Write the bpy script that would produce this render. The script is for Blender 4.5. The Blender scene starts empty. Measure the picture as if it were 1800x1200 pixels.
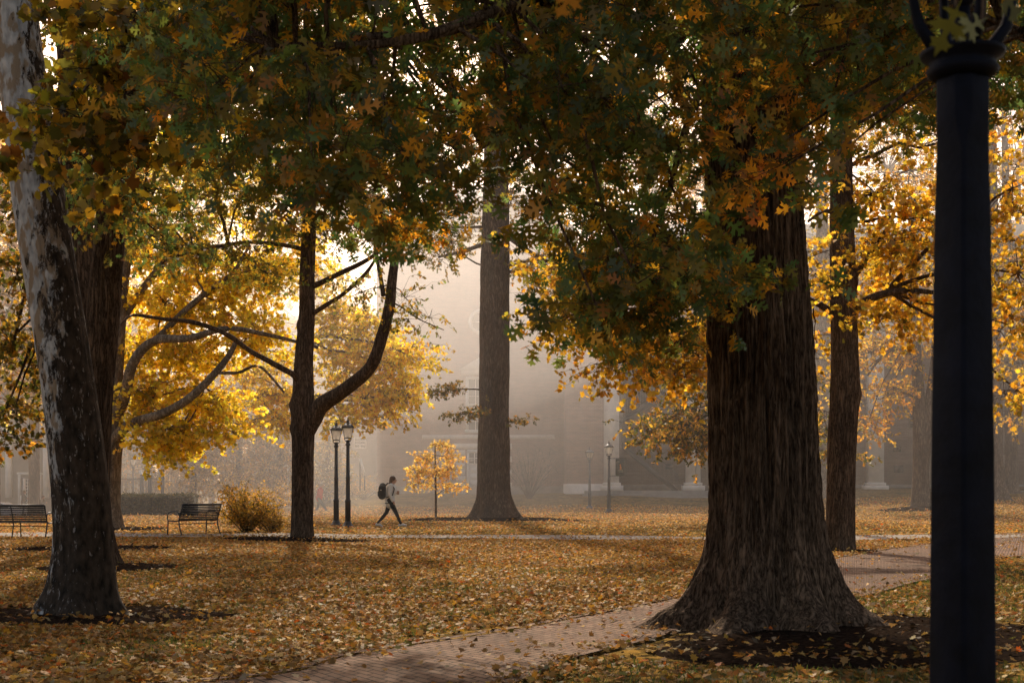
import bpy, bmesh, math, random
import numpy as np
from mathutils import Vector, Matrix, noise

random.seed(7)
rng = np.random.default_rng(11)
sc = bpy.context.scene
C = sc.collection
F_PX, CX, HY, CAMH = 2500.0, 900.0, 850.0, 1.4


def W(px, py, d):
    """photo pixel at a chosen real depth -> world point"""
    return Vector(((px - CX) / F_PX * d, d, CAMH + (HY - py) / F_PX * d))


def sm(a, b, x):
    t = min(1.0, max(0.0, (x - a) / (b - a)))
    return t * t * (3 - 2 * t)


def gz(x, y):
    z = 0.75 * sm(72, 92, y) * sm(-16, -6, x)
    z += 0.55 * sm(56, 74, y) * sm(10, 22, x) * (1 - 0.3 * sm(72, 92, y))
    z -= 1.1 * sm(52, 112, y) * sm(-8, -30, x) if x < -8 else 0
    z += 0.16 * noise.noise(Vector((x * .09, y * .09, 3.1))) * sm(12, 30, y)
    z += 0.05 * noise.noise(Vector((x * .35, y * .35, 1.7)))
    return z - 0.012


# ------------------------------------------------------------------ materials
MATS = {}


def mat(name):
    m = bpy.data.materials.new(name)
    m.use_nodes = True
    nt = m.node_tree
    nt.nodes.clear()
    out = nt.nodes.new('ShaderNodeOutputMaterial')
    MATS[name] = m
    return m, nt, out


def N(nt, typ, **kw):
    n = nt.nodes.new(typ)
    for k, v in kw.items():
        if k in n.inputs.keys():
            n.inputs[k].default_value = v
        else:
            setattr(n, k, v)
    return n


def coords(nt, scale=(1, 1, 1), kind='Object'):
    tc = N(nt, 'ShaderNodeTexCoord')
    mp = N(nt, 'ShaderNodeMapping')
    mp.inputs['Scale'].default_value = scale
    nt.links.new(tc.outputs[kind], mp.inputs['Vector'])
    return mp.outputs[0]


def ramp(nt, src, stops):
    r = N(nt, 'ShaderNodeValToRGB')
    e = r.color_ramp.elements
    while len(e) < len(stops):
        e.new(0.5)
    for i, (p, c) in enumerate(stops):
        e[i].position = p
        e[i].color = (c[0], c[1], c[2], 1)
    nt.links.new(src, r.inputs[0])
    return r.outputs[0]


def mixc(nt, a, b, f, blend='MIX'):
    m = N(nt, 'ShaderNodeMix', data_type='RGBA', blend_type=blend)
    for sock, v in ((m.inputs[6], a), (m.inputs[7], b), (m.inputs[0], f)):
        if hasattr(v, 'is_output') or isinstance(v, bpy.types.NodeSocket):
            nt.links.new(v, sock)
        elif isinstance(v, (int, float)):
            sock.default_value = v
        else:
            sock.default_value = (v[0], v[1], v[2], 1)
    return m.outputs[2]


def bsdf(nt, out, color=None, rough=.8, bump=None, bstr=.5, bdist=.02, spec=.3, metal=0):
    b = N(nt, 'ShaderNodeBsdfPrincipled')
    b.inputs['Roughness'].default_value = rough
    b.inputs['Specular IOR Level'].default_value = spec
    b.inputs['Metallic'].default_value = metal
    if isinstance(color, bpy.types.NodeSocket):
        nt.links.new(color, b.inputs['Base Color'])
    elif color is not None:
        b.inputs['Base Color'].default_value = (*color, 1)
    if bump is not None:
        bn = N(nt, 'ShaderNodeBump', Strength=bstr, Distance=bdist)
        nt.links.new(bump, bn.inputs['Height'])
        nt.links.new(bn.outputs[0], b.inputs['Normal'])
    nt.links.new(b.outputs[0], out.inputs[0])
    return b


def m_plain(name, col, rough=.6, var=.25, nscale=6, spec=.3, metal=0, bstr=.15):
    m, nt, out = mat(name)
    v = coords(nt)
    n = N(nt, 'ShaderNodeTexNoise', Scale=nscale, Detail=6.0, Roughness=.6)
    nt.links.new(v, n.inputs['Vector'])
    c = ramp(nt, n.outputs[0], [(.3, [k * (1 - var) for k in col]), (.7, [min(1, k * (1 + var)) for k in col])])
    bsdf(nt, out, c, rough, n.outputs[0], bstr, .01, spec, metal)
    return m


def m_bark(name, dark, light, zs=.12, freq=14, bstr=1.0, bdist=.03, moss=None):
    m, nt, out = mat(name)
    v = coords(nt, (freq, freq, freq * zs))
    n1 = N(nt, 'ShaderNodeTexNoise', Scale=1.0, Detail=5.0, Roughness=.6, Distortion=.5)
    nt.links.new(v, n1.inputs['Vector'])
    # cracks follow the mid level of a stretched noise
    s1 = N(nt, 'ShaderNodeMath', operation='SUBTRACT')
    s1.inputs[1].default_value = .5
    nt.links.new(n1.outputs[0], s1.inputs[0])
    s2 = N(nt, 'ShaderNodeMath', operation='ABSOLUTE')
    nt.links.new(s1.outputs[0], s2.inputs[0])
    s3 = N(nt, 'ShaderNodeMath', operation='MULTIPLY')
    s3.inputs[1].default_value = 5.0
    s3.use_clamp = True
    nt.links.new(s2.outputs[0], s3.inputs[0])
    n2 = N(nt, 'ShaderNodeTexNoise', Scale=3.2, Detail=6.0, Roughness=.7)
    v2 = coords(nt, (freq, freq, freq * zs * 2.5))
    nt.links.new(v2, n2.inputs['Vector'])
    ad = N(nt, 'ShaderNodeMath', operation='MULTIPLY_ADD')
    ad.inputs[1].default_value = .55
    nt.links.new(s3.outputs[0], ad.inputs[0])
    nt.links.new(n2.outputs[0], ad.inputs[2])
    c = ramp(nt, ad.outputs[0], [(.45, dark), (1.05, light)])
    n3 = N(nt, 'ShaderNodeTexNoise', Scale=1.1, Detail=5.0)
    nt.links.new(coords(nt, (1, 1, .5)), n3.inputs['Vector'])
    f = ramp(nt, n3.outputs[0], [(.3, (.65, .65, .65)), (.7, (1.3, 1.28, 1.2))])
    c = mixc(nt, c, f, 1.0, 'MULTIPLY')
    bsdf(nt, out, c, .95, ad.outputs[0], bstr, bdist, .05)
    return m


def m_sycamore():
    m, nt, out = mat('sycamore_bark')
    v = coords(nt, (8, 8, 3.4))
    n = N(nt, 'ShaderNodeTexNoise', Scale=1.0, Detail=9.0, Roughness=.74, Distortion=.3)
    nt.links.new(v, n.inputs['Vector'])
    tc = N(nt, 'ShaderNodeTexCoord')
    sx = N(nt, 'ShaderNodeSeparateXYZ')
    nt.links.new(tc.outputs['Object'], sx.inputs[0])
    # paler on the left side and higher up the trunk
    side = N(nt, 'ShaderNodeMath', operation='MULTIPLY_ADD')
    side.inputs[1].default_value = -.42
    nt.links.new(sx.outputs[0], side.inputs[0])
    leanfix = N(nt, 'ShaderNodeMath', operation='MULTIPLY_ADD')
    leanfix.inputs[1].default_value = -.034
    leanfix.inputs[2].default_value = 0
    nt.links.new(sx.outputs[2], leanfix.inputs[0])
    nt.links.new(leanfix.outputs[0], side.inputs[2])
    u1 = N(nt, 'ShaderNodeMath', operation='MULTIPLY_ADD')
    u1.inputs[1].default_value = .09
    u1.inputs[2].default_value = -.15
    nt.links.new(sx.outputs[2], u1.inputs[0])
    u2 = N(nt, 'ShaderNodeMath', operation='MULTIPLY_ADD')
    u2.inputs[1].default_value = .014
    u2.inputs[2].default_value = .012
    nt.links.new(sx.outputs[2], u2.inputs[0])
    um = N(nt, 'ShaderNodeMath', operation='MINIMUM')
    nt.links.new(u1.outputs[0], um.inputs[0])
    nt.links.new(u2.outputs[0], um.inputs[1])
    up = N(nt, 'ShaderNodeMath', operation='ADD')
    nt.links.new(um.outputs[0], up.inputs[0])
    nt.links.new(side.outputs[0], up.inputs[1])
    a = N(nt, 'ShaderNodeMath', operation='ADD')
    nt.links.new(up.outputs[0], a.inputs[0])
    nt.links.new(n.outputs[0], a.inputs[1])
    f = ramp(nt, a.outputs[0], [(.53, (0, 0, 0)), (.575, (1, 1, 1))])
    n2 = N(nt, 'ShaderNodeTexNoise', Scale=16.0, Detail=8.0)
    nt.links.new(coords(nt, (1, 1, .5)), n2.inputs['Vector'])
    darkc = ramp(nt, n2.outputs[0], [(.3, (.012, .009, .006)), (.7, (.07, .05, .035))])
    lite = ramp(nt, n2.outputs[0], [(.3, (.24, .24, .24)), (.7, (.52, .52, .51))])
    v3 = N(nt, 'ShaderNodeTexNoise', Scale=1.0, Detail=4.0)
    nt.links.new(coords(nt, (9, 9, 4)), v3.inputs['Vector'])
    tan = ramp(nt, v3.outputs[0], [(.5, (0, 0, 0)), (.56, (1, 1, 1))])
    lite = mixc(nt, lite, (.26, .2, .14), tan)
    fl = N(nt, 'ShaderNodeTexNoise', Scale=1.0, Detail=5.0, Roughness=.65)
    nt.links.new(coords(nt, (26, 26, 11)), fl.inputs['Vector'])
    flm = N(nt, 'ShaderNodeMath', operation='MULTIPLY_ADD')
    flm.inputs[1].default_value = .35
    nt.links.new(a.outputs[0], flm.inputs[0])
    nt.links.new(fl.outputs[0], flm.inputs[2])
    ff = ramp(nt, flm.outputs[0], [(.76, (0, 0, 0)), (.80, (.75, .75, .75))])
    darkc = mixc(nt, darkc, (.3, .27, .25), ff)
    c = mixc(nt, darkc, lite, f)
    h = N(nt, 'ShaderNodeMath', operation='MULTIPLY_ADD')
    h.inputs[1].default_value = -.5
    nt.links.new(f, h.inputs[0])
    nt.links.new(n2.outputs[0], h.inputs[2])
    bsdf(nt, out, c, .85, h.outputs[0], .8, .02, .15)
    return m


def m_leaf(name, trans=.55, gloss=.06, tboost=(2.2, 1.9, 1.2)):
    m, nt, out = mat(name)
    at = N(nt, 'ShaderNodeAttribute', attribute_name='leafcol')
    tcol = mixc(nt, at.outputs[0], (*tboost,), 1.0, 'MULTIPLY')
    d = N(nt, 'ShaderNodeBsdfDiffuse')
    nt.links.new(at.outputs[0], d.inputs[0])
    t = N(nt, 'ShaderNodeBsdfTranslucent')
    nt.links.new(tcol, t.inputs[0])
    mx = N(nt, 'ShaderNodeMixShader')
    mx.inputs[0].default_value = trans
    nt.links.new(d.outputs[0], mx.inputs[1])
    nt.links.new(t.outputs[0], mx.inputs[2])
    g = N(nt, 'ShaderNodeBsdfGlossy', Roughness=.42)
    g.inputs[0].default_value = (1, .97, .9, 1)
    m2 = N(nt, 'ShaderNodeMixShader')
    m2.inputs[0].default_value = gloss
    nt.links.new(mx.outputs[0], m2.inputs[1])
    nt.links.new(g.outputs[0], m2.inputs[2])
    nt.links.new(m2.outputs[0], out.inputs[0])
    return m


def m_brick(name, c1, c2, mortar):
    m, nt, out = mat(name)
    tc = N(nt, 'ShaderNodeTexCoord')
    s = N(nt, 'ShaderNodeSeparateXYZ')
    nt.links.new(tc.outputs['Object'], s.inputs[0])
    a = N(nt, 'ShaderNodeMath', operation='ADD')
    nt.links.new(s.outputs[0], a.inputs[0])
    nt.links.new(s.outputs[1], a.inputs[1])
    cb = N(nt, 'ShaderNodeCombineXYZ')
    nt.links.new(a.outputs[0], cb.inputs[0])
    nt.links.new(s.outputs[2], cb.inputs[1])
    b = N(nt, 'ShaderNodeTexBrick', Scale=1.0)
    b.inputs['Color1'].default_value = (*c1, 1)
    b.inputs['Color2'].default_value = (*c2, 1)
    b.inputs['Mortar'].default_value = (*mortar, 1)
    b.inputs['Brick Width'].default_value = .24
    b.inputs['Row Height'].default_value = .085
    b.inputs['Mortar Size'].default_value = .009
    nt.links.new(cb.outputs[0], b.inputs['Vector'])
    n = N(nt, 'ShaderNodeTexNoise', Scale=.5, Detail=5.0)
    nt.links.new(tc.outputs['Object'], n.inputs['Vector'])
    f = ramp(nt, n.outputs[0], [(.3, (.72, .72, .72)), (.7, (1.15, 1.15, 1.15))])
    bands = N(nt, 'ShaderNodeTexNoise', Scale=1.0, Detail=3.0)
    nt.links.new(coords(nt, (.6, .6, 9)), bands.inputs['Vector'])
    f2 = ramp(nt, bands.outputs[0], [(.35, (.9, .9, .9)), (.65, (1.06, 1.06, 1.06))])
    c = mixc(nt, b.outputs[0], f, 1.0, 'MULTIPLY')
    c = mixc(nt, c, f2, 1.0, 'MULTIPLY')
    bsdf(nt, out, c, .9, b.outputs[1], .3, -.01, .2)
    return m


def m_ground():
    m, nt, out = mat('leafy_lawn')
    v = coords(nt)
    vo = N(nt, 'ShaderNodeTexVoronoi', Scale=7.5)
    vo.inputs['Randomness'].default_value = 1
    nt.links.new(v, vo.inputs['Vector'])
    sp = N(nt, 'ShaderNodeSeparateColor')
    nt.links.new(vo.outputs['Color'], sp.inputs[0])
    c = ramp(nt, sp.outputs[0], [(0, (.05, .03, .015)), (.3, (.15, .09, .03)), (.55, (.25, .16, .05)),
                                 (.8, (.35, .2, .05)), (1, (.30, .23, .14))])
    n = N(nt, 'ShaderNodeTexNoise', Scale=.55, Detail=8.0, Roughness=.7)
    nt.links.new(v, n.inputs['Vector'])
    f = ramp(nt, n.outputs[0], [(.36, (.7, .7, .7)), (.52, (.03, .03, .03))])
    n2 = N(nt, 'ShaderNodeTexNoise', Scale=22.0, Detail=6.0)
    nt.links.new(v, n2.inputs['Vector'])
    g = ramp(nt, n2.outputs[0], [(.3, (.012, .018, .006)), (.7, (.055, .065, .018))])
    c = mixc(nt, c, g, f)
    n3 = N(nt, 'ShaderNodeTexNoise', Scale=9.0, Detail=8.0)
    nt.links.new(v, n3.inputs['Vector'])
    bsdf(nt, out, c, .95, n3.outputs[0], .9, .06, .0)
    return m


def m_paving():
    m, nt, out = mat('brick_paving')
    tc = N(nt, 'ShaderNodeTexCoord')
    b = N(nt, 'ShaderNodeTexBrick', Scale=1.0)
    b.inputs['Color1'].default_value = (.17, .10, .066, 1)
    b.inputs['Color2'].default_value = (.23, .15, .10, 1)
    b.inputs['Mortar'].default_value = (.035, .025, .018, 1)
    b.inputs['Brick Width'].default_value = .21
    b.inputs['Row Height'].default_value = .105
    b.inputs['Mortar Size'].default_value = .009
    b.inputs['Bias'].default_value = -.1
    nt.links.new(tc.outputs['UV'], b.inputs['Vector'])
    n = N(nt, 'ShaderNodeTexNoise', Scale=1.1, Detail=8.0, Roughness=.7)
    nt.links.new(tc.outputs['Object'], n.inputs['Vector'])
    f = ramp(nt, n.outputs[0], [(.3, (.55, .55, .55)), (.7, (1.35, 1.3, 1.25))])
    c = mixc(nt, b.outputs[0], f, 1.0, 'MULTIPLY')
    n2 = N(nt, 'ShaderNodeTexNoise', Scale=5.0, Detail=6.0)
    nt.links.new(tc.outputs['UV'], n2.inputs['Vector'])
    h = N(nt, 'ShaderNodeMath', operation='SUBTRACT')
    nt.links.new(n2.outputs[0], h.inputs[0])
    nt.links.new(b.outputs[1], h.inputs[1])
    bsdf(nt, out, c, .85, h.outputs[0], .9, .012, .06)
    return m


OAKB = m_bark('oak_bark', (.04, .026, .018), (.32, .22, .155), .075, 17, 1.0, .045)
DARKB = m_bark('dark_bark', (.024, .016, .011), (.17, .115, .08), .12, 17, .9, .03)
GREYB = m_bark('grey_bark', (.05, .034, .024), (.25, .175, .125), .15, 16, .9, .03)
PALEB = m_bark('pale_bark', (.10, .075, .055), (.34, .27, .21), .3, 9, .6, .02)
SYCB = m_sycamore()
LEAF = m_leaf('tree_leaf', .55, .03, (2.5, 2.2, 1.3))
GLOW = m_leaf('thin_autumn_leaf', .72, .04, (2.05, 1.95, 1.4))
LITTER = m_leaf('fallen_leaf', .25, .012, (1.3, 1.15, .9))
GRASSM = m_leaf('grass_blade', .45, .04, (1.8, 1.8, 1.2))
GROUND = m_ground()
PAVE = m_paving()
MULCH = m_plain('mulch_bark_chips', (.022, .015, .011), .95, .8, 30, 0, 0, 1.0)
CONC = m_plain('concrete_paving', (.30, .26, .22), .9, .25, 3, .05)
ASPH = m_plain('asphalt', (.05, .05, .05), .9)
IRON = m_plain('black_iron', (.012, .013, .016), .42, .4, 9, .5, 0, .25)
NAVY = m_plain('navy_iron', (.0035, .0045, .010), .65, .6, 9, .12, 0, .6)
PALEI = m_plain('pale_iron', (.07, .075, .085), .5, .3, 8, .5)  # lighter grey iron for one of the far lamps
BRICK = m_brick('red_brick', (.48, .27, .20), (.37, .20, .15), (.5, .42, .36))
BRICKD = m_brick('shaded_brick', (.34, .23, .18), (.28, .185, .145), (.38, .33, .29))  # darker copy of the red brick, with the recess shade in its colour
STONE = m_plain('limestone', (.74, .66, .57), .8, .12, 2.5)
STONED = m_plain('grey_stone', (.27, .235, .2), .85, .2, 2.0)  # darker, greyer stone for floor, steps, bases and mouldings
WHITE = m_plain('white_paint', (.72, .70, .66), .6, .08, 3)
HOUSEM = m_plain('pale_house_wall', (.36, .32, .27), .8, .1, 1.0)
PANE = m_plain('dark_pane', (.05, .055, .06), .12, .3, 2, .6)
ROOFM = m_plain('slate_roof', (.07, .065, .06), .8, .3, 5)
STEEL = m_plain('dark_steel', (.03, .03, .033), .5, .2, 5, .5)
SKIN = m_plain('skin', (.48, .28, .19), .55, .08, 8)
HAIRM = m_plain('brown_hair', (.10, .05, .025), .6, .4, 40)
HAIRG = m_plain('grey_hair', (.35, .32, .3), .7, .3, 40)
SWEAT = m_plain('light_grey_sweatshirt', (.68, .65, .6), .9, .1, 20)
BLACKF = m_plain('black_fabric', (.012, .012, .014), .85, .4, 20)
JEANS = m_plain('dark_denim', (.05, .07, .09), .85, .3, 20)
REDF = m_plain('red_fabric', (.55, .05, .04), .8, .2, 20)
COATF = m_plain('dark_coat', (.03, .03, .034), .9, .2, 20)
TANF = m_plain('tan_coat', (.14, .11, .075), .9, .2, 20)
SHOE = m_plain('pale_shoe', (.62, .60, .58), .6, .1, 20)
CUPM = m_plain('paper_cup', (.32, .16, .09), .6, .1, 20)
CARP = m_plain('silver_car_paint', (.55, .55, .56), .3, .05, 2, .6, .3)
TYRE = m_plain('tyre_rubber', (.02, .02, .02), .8)
BANM = m_plain('dark_green_banner', (.012, .022, .018), .7, .2, 4)
ORANGE = m_plain('orange_print', (.65, .25, .03), .7, .1, 4)
PALEP = m_plain('pale_print', (.4, .38, .32), .7, .1, 4)
HEDGE = m_plain('hedge_twig', (.02, .018, .01), .9, .5, 10)


def m_glass():
    m, nt, out = mat('frosted_lantern_glass')
    t = N(nt, 'ShaderNodeBsdfTranslucent')
    t.inputs[0].default_value = (1, .95, .9, 1)
    tr = N(nt, 'ShaderNodeBsdfTransparent')
    tr.inputs[0].default_value = (.95, .9, .85, 1)
    gl = N(nt, 'ShaderNodeBsdfGlossy', Roughness=.15)
    n = N(nt, 'ShaderNodeTexNoise', Scale=9.0)
    f = ramp(nt, n.outputs[0], [(.3, (.15, .15, .15)), (.7, (.35, .35, .35))])
    mx = N(nt, 'ShaderNodeMixShader')
    nt.links.new(f, mx.inputs[0])
    nt.links.new(t.outputs[0], mx.inputs[1])
    nt.links.new(tr.outputs[0], mx.inputs[2])
    m2 = N(nt, 'ShaderNodeMixShader')
    m2.inputs[0].default_value = .12
    nt.links.new(mx.outputs[0], m2.inputs[1])
    nt.links.new(gl.outputs[0], m2.inputs[2])
    nt.links.new(m2.outputs[0], out.inputs[0])
    return m


GLASS = m_glass()


# ------------------------------------------------------------------ objects
def thing(name, label, cat, loc=(0, 0, 0), rotz=0, group=None):
    o = bpy.data.objects.new(name, None)
    C.objects.link(o)
    o.location = loc
    o.rotation_euler = (0, 0, rotz)
    o.empty_display_size = .2
    o['label'] = label
    o['category'] = cat
    if group:
        o['group'] = group
    return o


def mesh_np(name, verts, loops, sizes, material, parent=None, cols=None, smooth=False, uv=None, local=False):
    """verts (n,3) in world space (moved into the parent's space), loops flat, sizes per face"""
    verts = np.asarray(verts, dtype=np.float64)
    if parent is not None and not local:
        verts = verts - np.array(parent.location)
    me = bpy.data.meshes.new(name)
    me.vertices.add(len(verts))
    me.vertices.foreach_set('co', verts.astype(np.float32).ravel())
    loops = np.asarray(loops, dtype=np.int32)
    sizes = np.asarray(sizes, dtype=np.int32)
    me.loops.add(len(loops))
    me.loops.foreach_set('vertex_index', loops)
    me.polygons.add(len(sizes))
    starts = np.concatenate(([0], np.cumsum(sizes)[:-1])).astype(np.int32)
    me.polygons.foreach_set('loop_start', starts)
    me.polygons.foreach_set('loop_total', sizes)
    if smooth:
        me.polygons.foreach_set('use_smooth', np.ones(len(sizes), dtype=bool))
    me.update(calc_edges=True)
    if cols is not None:
        a = me.attributes.new('leafcol', 'FLOAT_COLOR', 'FACE')
        cc = np.ones((len(sizes), 4), dtype=np.float32)
        cc[:, :3] = cols
        a.data.foreach_set('color', cc.ravel())
    if uv is not None:
        l = me.uv_layers.new(name='UVMap')
        l.data.foreach_set('uv', np.asarray(uv, dtype=np.float32).ravel())
    me.materials.append(material)
    o = bpy.data.objects.new(name, me)
    C.objects.link(o)
    if parent is not None:
        o.parent = parent
    return o


class MB:
    """collects boxes, prisms and tubes into ONE mesh"""

    def __init__(s):
        s.v, s.f = [], []

    def add(s, vs, fs):
        k = len(s.v)
        s.v += [tuple(p) for p in vs]
        s.f += [tuple(i + k for i in f) for f in fs]

    def box(s, x0, x1, y0, y1, z0, z1):
        s.add([(x0, y0, z0), (x1, y0, z0), (x1, y1, z0), (x0, y1, z0), (x0, y0, z1), (x1, y0, z1), (x1, y1, z1), (x0, y1, z1)],
              [(0, 3, 2, 1), (4, 5, 6, 7), (0, 1, 5, 4), (1, 2, 6, 5), (2, 3, 7, 6), (3, 0, 4, 7)])

    def obox(s, c, ax, ay, az):
        c, ax, ay, az = Vector(c), Vector(ax), Vector(ay), Vector(az)
        vs = [c + ax * i + ay * j + az * k for k in (-1, 1) for (i, j) in ((-1, -1), (1, -1), (1, 1), (-1, 1))]
        s.add(vs, [(0, 3, 2, 1), (4, 5, 6, 7), (0, 1, 5, 4), (1, 2, 6, 5), (2, 3, 7, 6), (3, 0, 4, 7)])

    def bar(s, a, b, w, h=None):
        a, b = Vector(a), Vector(b)
        h = h or w
        d = (b - a)
        L = d.length
        d.normalize()
        u = Vector((0, 0, 1)) if abs(d.z) < .9 else Vector((1, 0, 0))
        p = d.cross(u).normalized()
        q = p.cross(d)
        s.obox((a + b) / 2, d * L / 2, p * w / 2, q * h / 2)

    def tube(s, pts, rad, n=10, cap=True, rot=0):
        pts = [Vector(p) for p in pts]
        if not hasattr(rad, '__len__'):
            rad = [rad] * len(pts)
        vs, fs = [], []
        pu = None
        for i, p in enumerate(pts):
            d = (pts[min(i + 1, len(pts) - 1)] - pts[max(i - 1, 0)])
            if d.length < 1e-6:
                d = Vector((0, 0, 1))
            d.normalize()
            if pu is None:
                u = Vector((1, 0, 0)) if abs(d.x) < .8 else Vector((0, 1, 0))
            else:
                u = pu
            u = (u - d * u.dot(d)).normalized()
            pu = u
            w = d.cross(u)
            for k in range(n):
                a = 2 * math.pi * k / n + rot
                vs.append(p + u * math.cos(a) * rad[i] + w * math.sin(a) * rad[i])
        for i in range(len(pts) - 1):
            for k in range(n):
                fs.append((i * n + k, i * n + (k + 1) % n, (i + 1) * n + (k + 1) % n, (i + 1) * n + k))
        if cap:
            fs.append(tuple(reversed(range(n))))
            fs.append(tuple((len(pts) - 1) * n + k for k in range(n)))
        s.add(vs, fs)

    def ball(s, c, r, n=10, sc3=(1, 1, 1)):
        c = Vector(c)
        vs, fs = [], []
        m = n // 2 + 1
        for i in range(1, m):
            th = math.pi * i / m
            for k in range(n):
                a = 2 * math.pi * k / n
                vs.append(c + Vector((math.sin(th) * math.cos(a) * r * sc3[0], math.sin(th) * math.sin(a) * r * sc3[1], math.cos(th) * r * sc3[2])))
        top, bot = len(vs), len(vs) + 1
        vs += [c + Vector((0, 0, r * sc3[2])), c - Vector((0, 0, r * sc3[2]))]
        for i in range(m - 2):
            for k in range(n):
                fs.append((i * n + k, (i + 1) * n + k, (i + 1) * n + (k + 1) % n, i * n + (k + 1) % n))
        for k in range(n):
            fs.append((top, k, (k + 1) % n))
            fs.append((bot, (m - 2) * n + (k + 1) % n, (m - 2) * n + k))
        s.add(vs, fs)

    def build(s, name, material, parent=None, smooth=False, bevel=0, world=False):
        v = np.array(s.v)
        loops = [i for f in s.f for i in f]
        o = mesh_np(name, v, loops, [len(f) for f in s.f], material, parent, smooth=smooth, local=not world)
        if bevel:
            b = o.modifiers.new('bevel', 'BEVEL')
            b.width = bevel
            b.segments = 2
            b.limit_method = 'ANGLE'
        return o


# ------------------------------------------------------------------ leaves
def catmull(pts, n):
    out = []
    P = [np.array(p, float) for p in pts]
    for i in range(len(P) - 1):
        p0, p1, p2, p3 = P[max(0, i - 1)], P[i], P[i + 1], P[min(len(P) - 1, i + 2)]
        for j in range(n):
            t = j / n
            out.append(.5 * ((2 * p1) + (p2 - p0) * t + (2 * p0 - 5 * p1 + 4 * p2 - p3) * t * t + (3 * p1 - p0 - 3 * p2 + p3) * t ** 3))
    out.append(P[-1])
    return np.array(out)


def mirror(half):
    return half + [(x, -y) for x, y in reversed(half[:-1])] if half[-1][1] == 0 else half


T_OAK = mirror([(0, .012), (.20, .016), (.25, .05), (.25, .17), (.33, .29), (.335, .14), (.36, .06), (.44, .06), (.49, .19), (.47, .33), (.545, .27),
                (.67, .45), (.655, .27), (.74, .30), (.64, .15), (.60, .065), (.70, .06), (.77, .14), (.80, .25), (.85, .17), (.90, .19), (.87, .07), (1, 0)])
T_OAKM = mirror([(0, .015), (.25, .05), (.22, .25), (.38, .06), (.5, .42), (.58, .1), (.76, .25), (1, 0)])
T_MAPLE = mirror([(0, .01), (.22, .02), (.18, .27), (.36, .22), (.42, .52), (.58, .3), (.76, .36), (.76, .14), (1, 0)])
T_SYC = mirror([(0, .01), (.18, .03), (.08, .3), (.3, .36), (.42, .6), (.58, .4), (.78, .42), (.8, .2), (1, 0)])
T_FAR = mirror([(0, .02), (.32, .34), (.45, .16), (.72, .3), (1, 0)])
T_MIN = [(0, 0), (.45, .3), (1, 0), (.5, -.28)]


def rnd_unit(n):
    v = rng.normal(size=(n, 3))
    return v / np.linalg.norm(v, axis=1)[:, None]


def norm_rows(v):
    return v / np.maximum(np.linalg.norm(v, axis=1), 1e-9)[:, None]


def leaf_mesh(name, P, D, Nn, S, cols, tpl, material, parent=None, curl=.18, fold=.25, wid=1.0):
    """P pos, D leaf direction, Nn approx normal, S size"""
    n = len(P)
    D = norm_rows(D)
    Y = norm_rows(np.cross(Nn, D))
    Z = np.cross(D, Y)
    t = np.array(tpl)
    k = len(t)
    x, y = t[:, 0], t[:, 1] * wid
    cv = curl * rng.uniform(-.4, 1.6, size=(n, 1))
    fo = fold * rng.uniform(-.3, 1.5, size=(n, 1))
    z = -cv * (x[None] ** 2) + fo * np.abs(y)[None] + rng.normal(scale=.012, size=(n, k))
    V = P[:, None, :] + S[:, None, None] * (D[:, None, :] * x[None, :, None] + Y[:, None, :] * y[None, :, None] + Z[:, None, :] * z[:, :, None])
    return mesh_np(name, V.reshape(-1, 3), np.arange(n * k), np.full(n, k), material, parent, cols=cols)


def pick(pal, n, bias=None):
    """palette rows: (weight, r, g, b)"""
    p = np.array(pal)
    w = p[:, 0] / p[:, 0].sum()
    i = rng.choice(len(p), n, p=w)
    c = p[i, 1:4] * rng.uniform(.7, 1.3, size=(n, 1)) * rng.uniform(.9, 1.1, size=(n, 3))
    return c


def tubes_np(name, P, R, sides, material, parent):
    v, q = tubes_arr(P, R, sides)
    return mesh_np(name, v, q.ravel(), np.full(len(q), 4), material, parent, smooth=True)


def tubes_arr(P, R, sides):
    """P (n,k,3) polylines, R (n,k) radii -> one mesh"""
    n, k, _ = P.shape
    T = np.gradient(P, axis=1)
    T = T / np.maximum(np.linalg.norm(T, axis=2), 1e-9)[:, :, None]
    ref = np.where(np.abs(T[:, :, 2:3]) > .85, np.array([1., 0, 0]), np.array([0, 0, 1.]))
    U = np.cross(T, ref)
    U /= np.maximum(np.linalg.norm(U, axis=2), 1e-9)[:, :, None]
    Vv = np.cross(T, U)
    a = np.arange(sides) * 2 * math.pi / sides
    V = P[:, :, None, :] + R[:, :, None, None] * (U[:, :, None, :] * np.cos(a)[None, None, :, None] + Vv[:, :, None, :] * np.sin(a)[None, None, :, None])
    idx = np.arange(n * k * sides).reshape(n, k, sides)
    nx = np.roll(idx, -1, axis=2)
    q = np.stack([idx[:, :-1], nx[:, :-1], nx[:, 1:], idx[:, 1:]], axis=-1).reshape(-1, 4)
    return V.reshape(-1, 3), q


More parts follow.
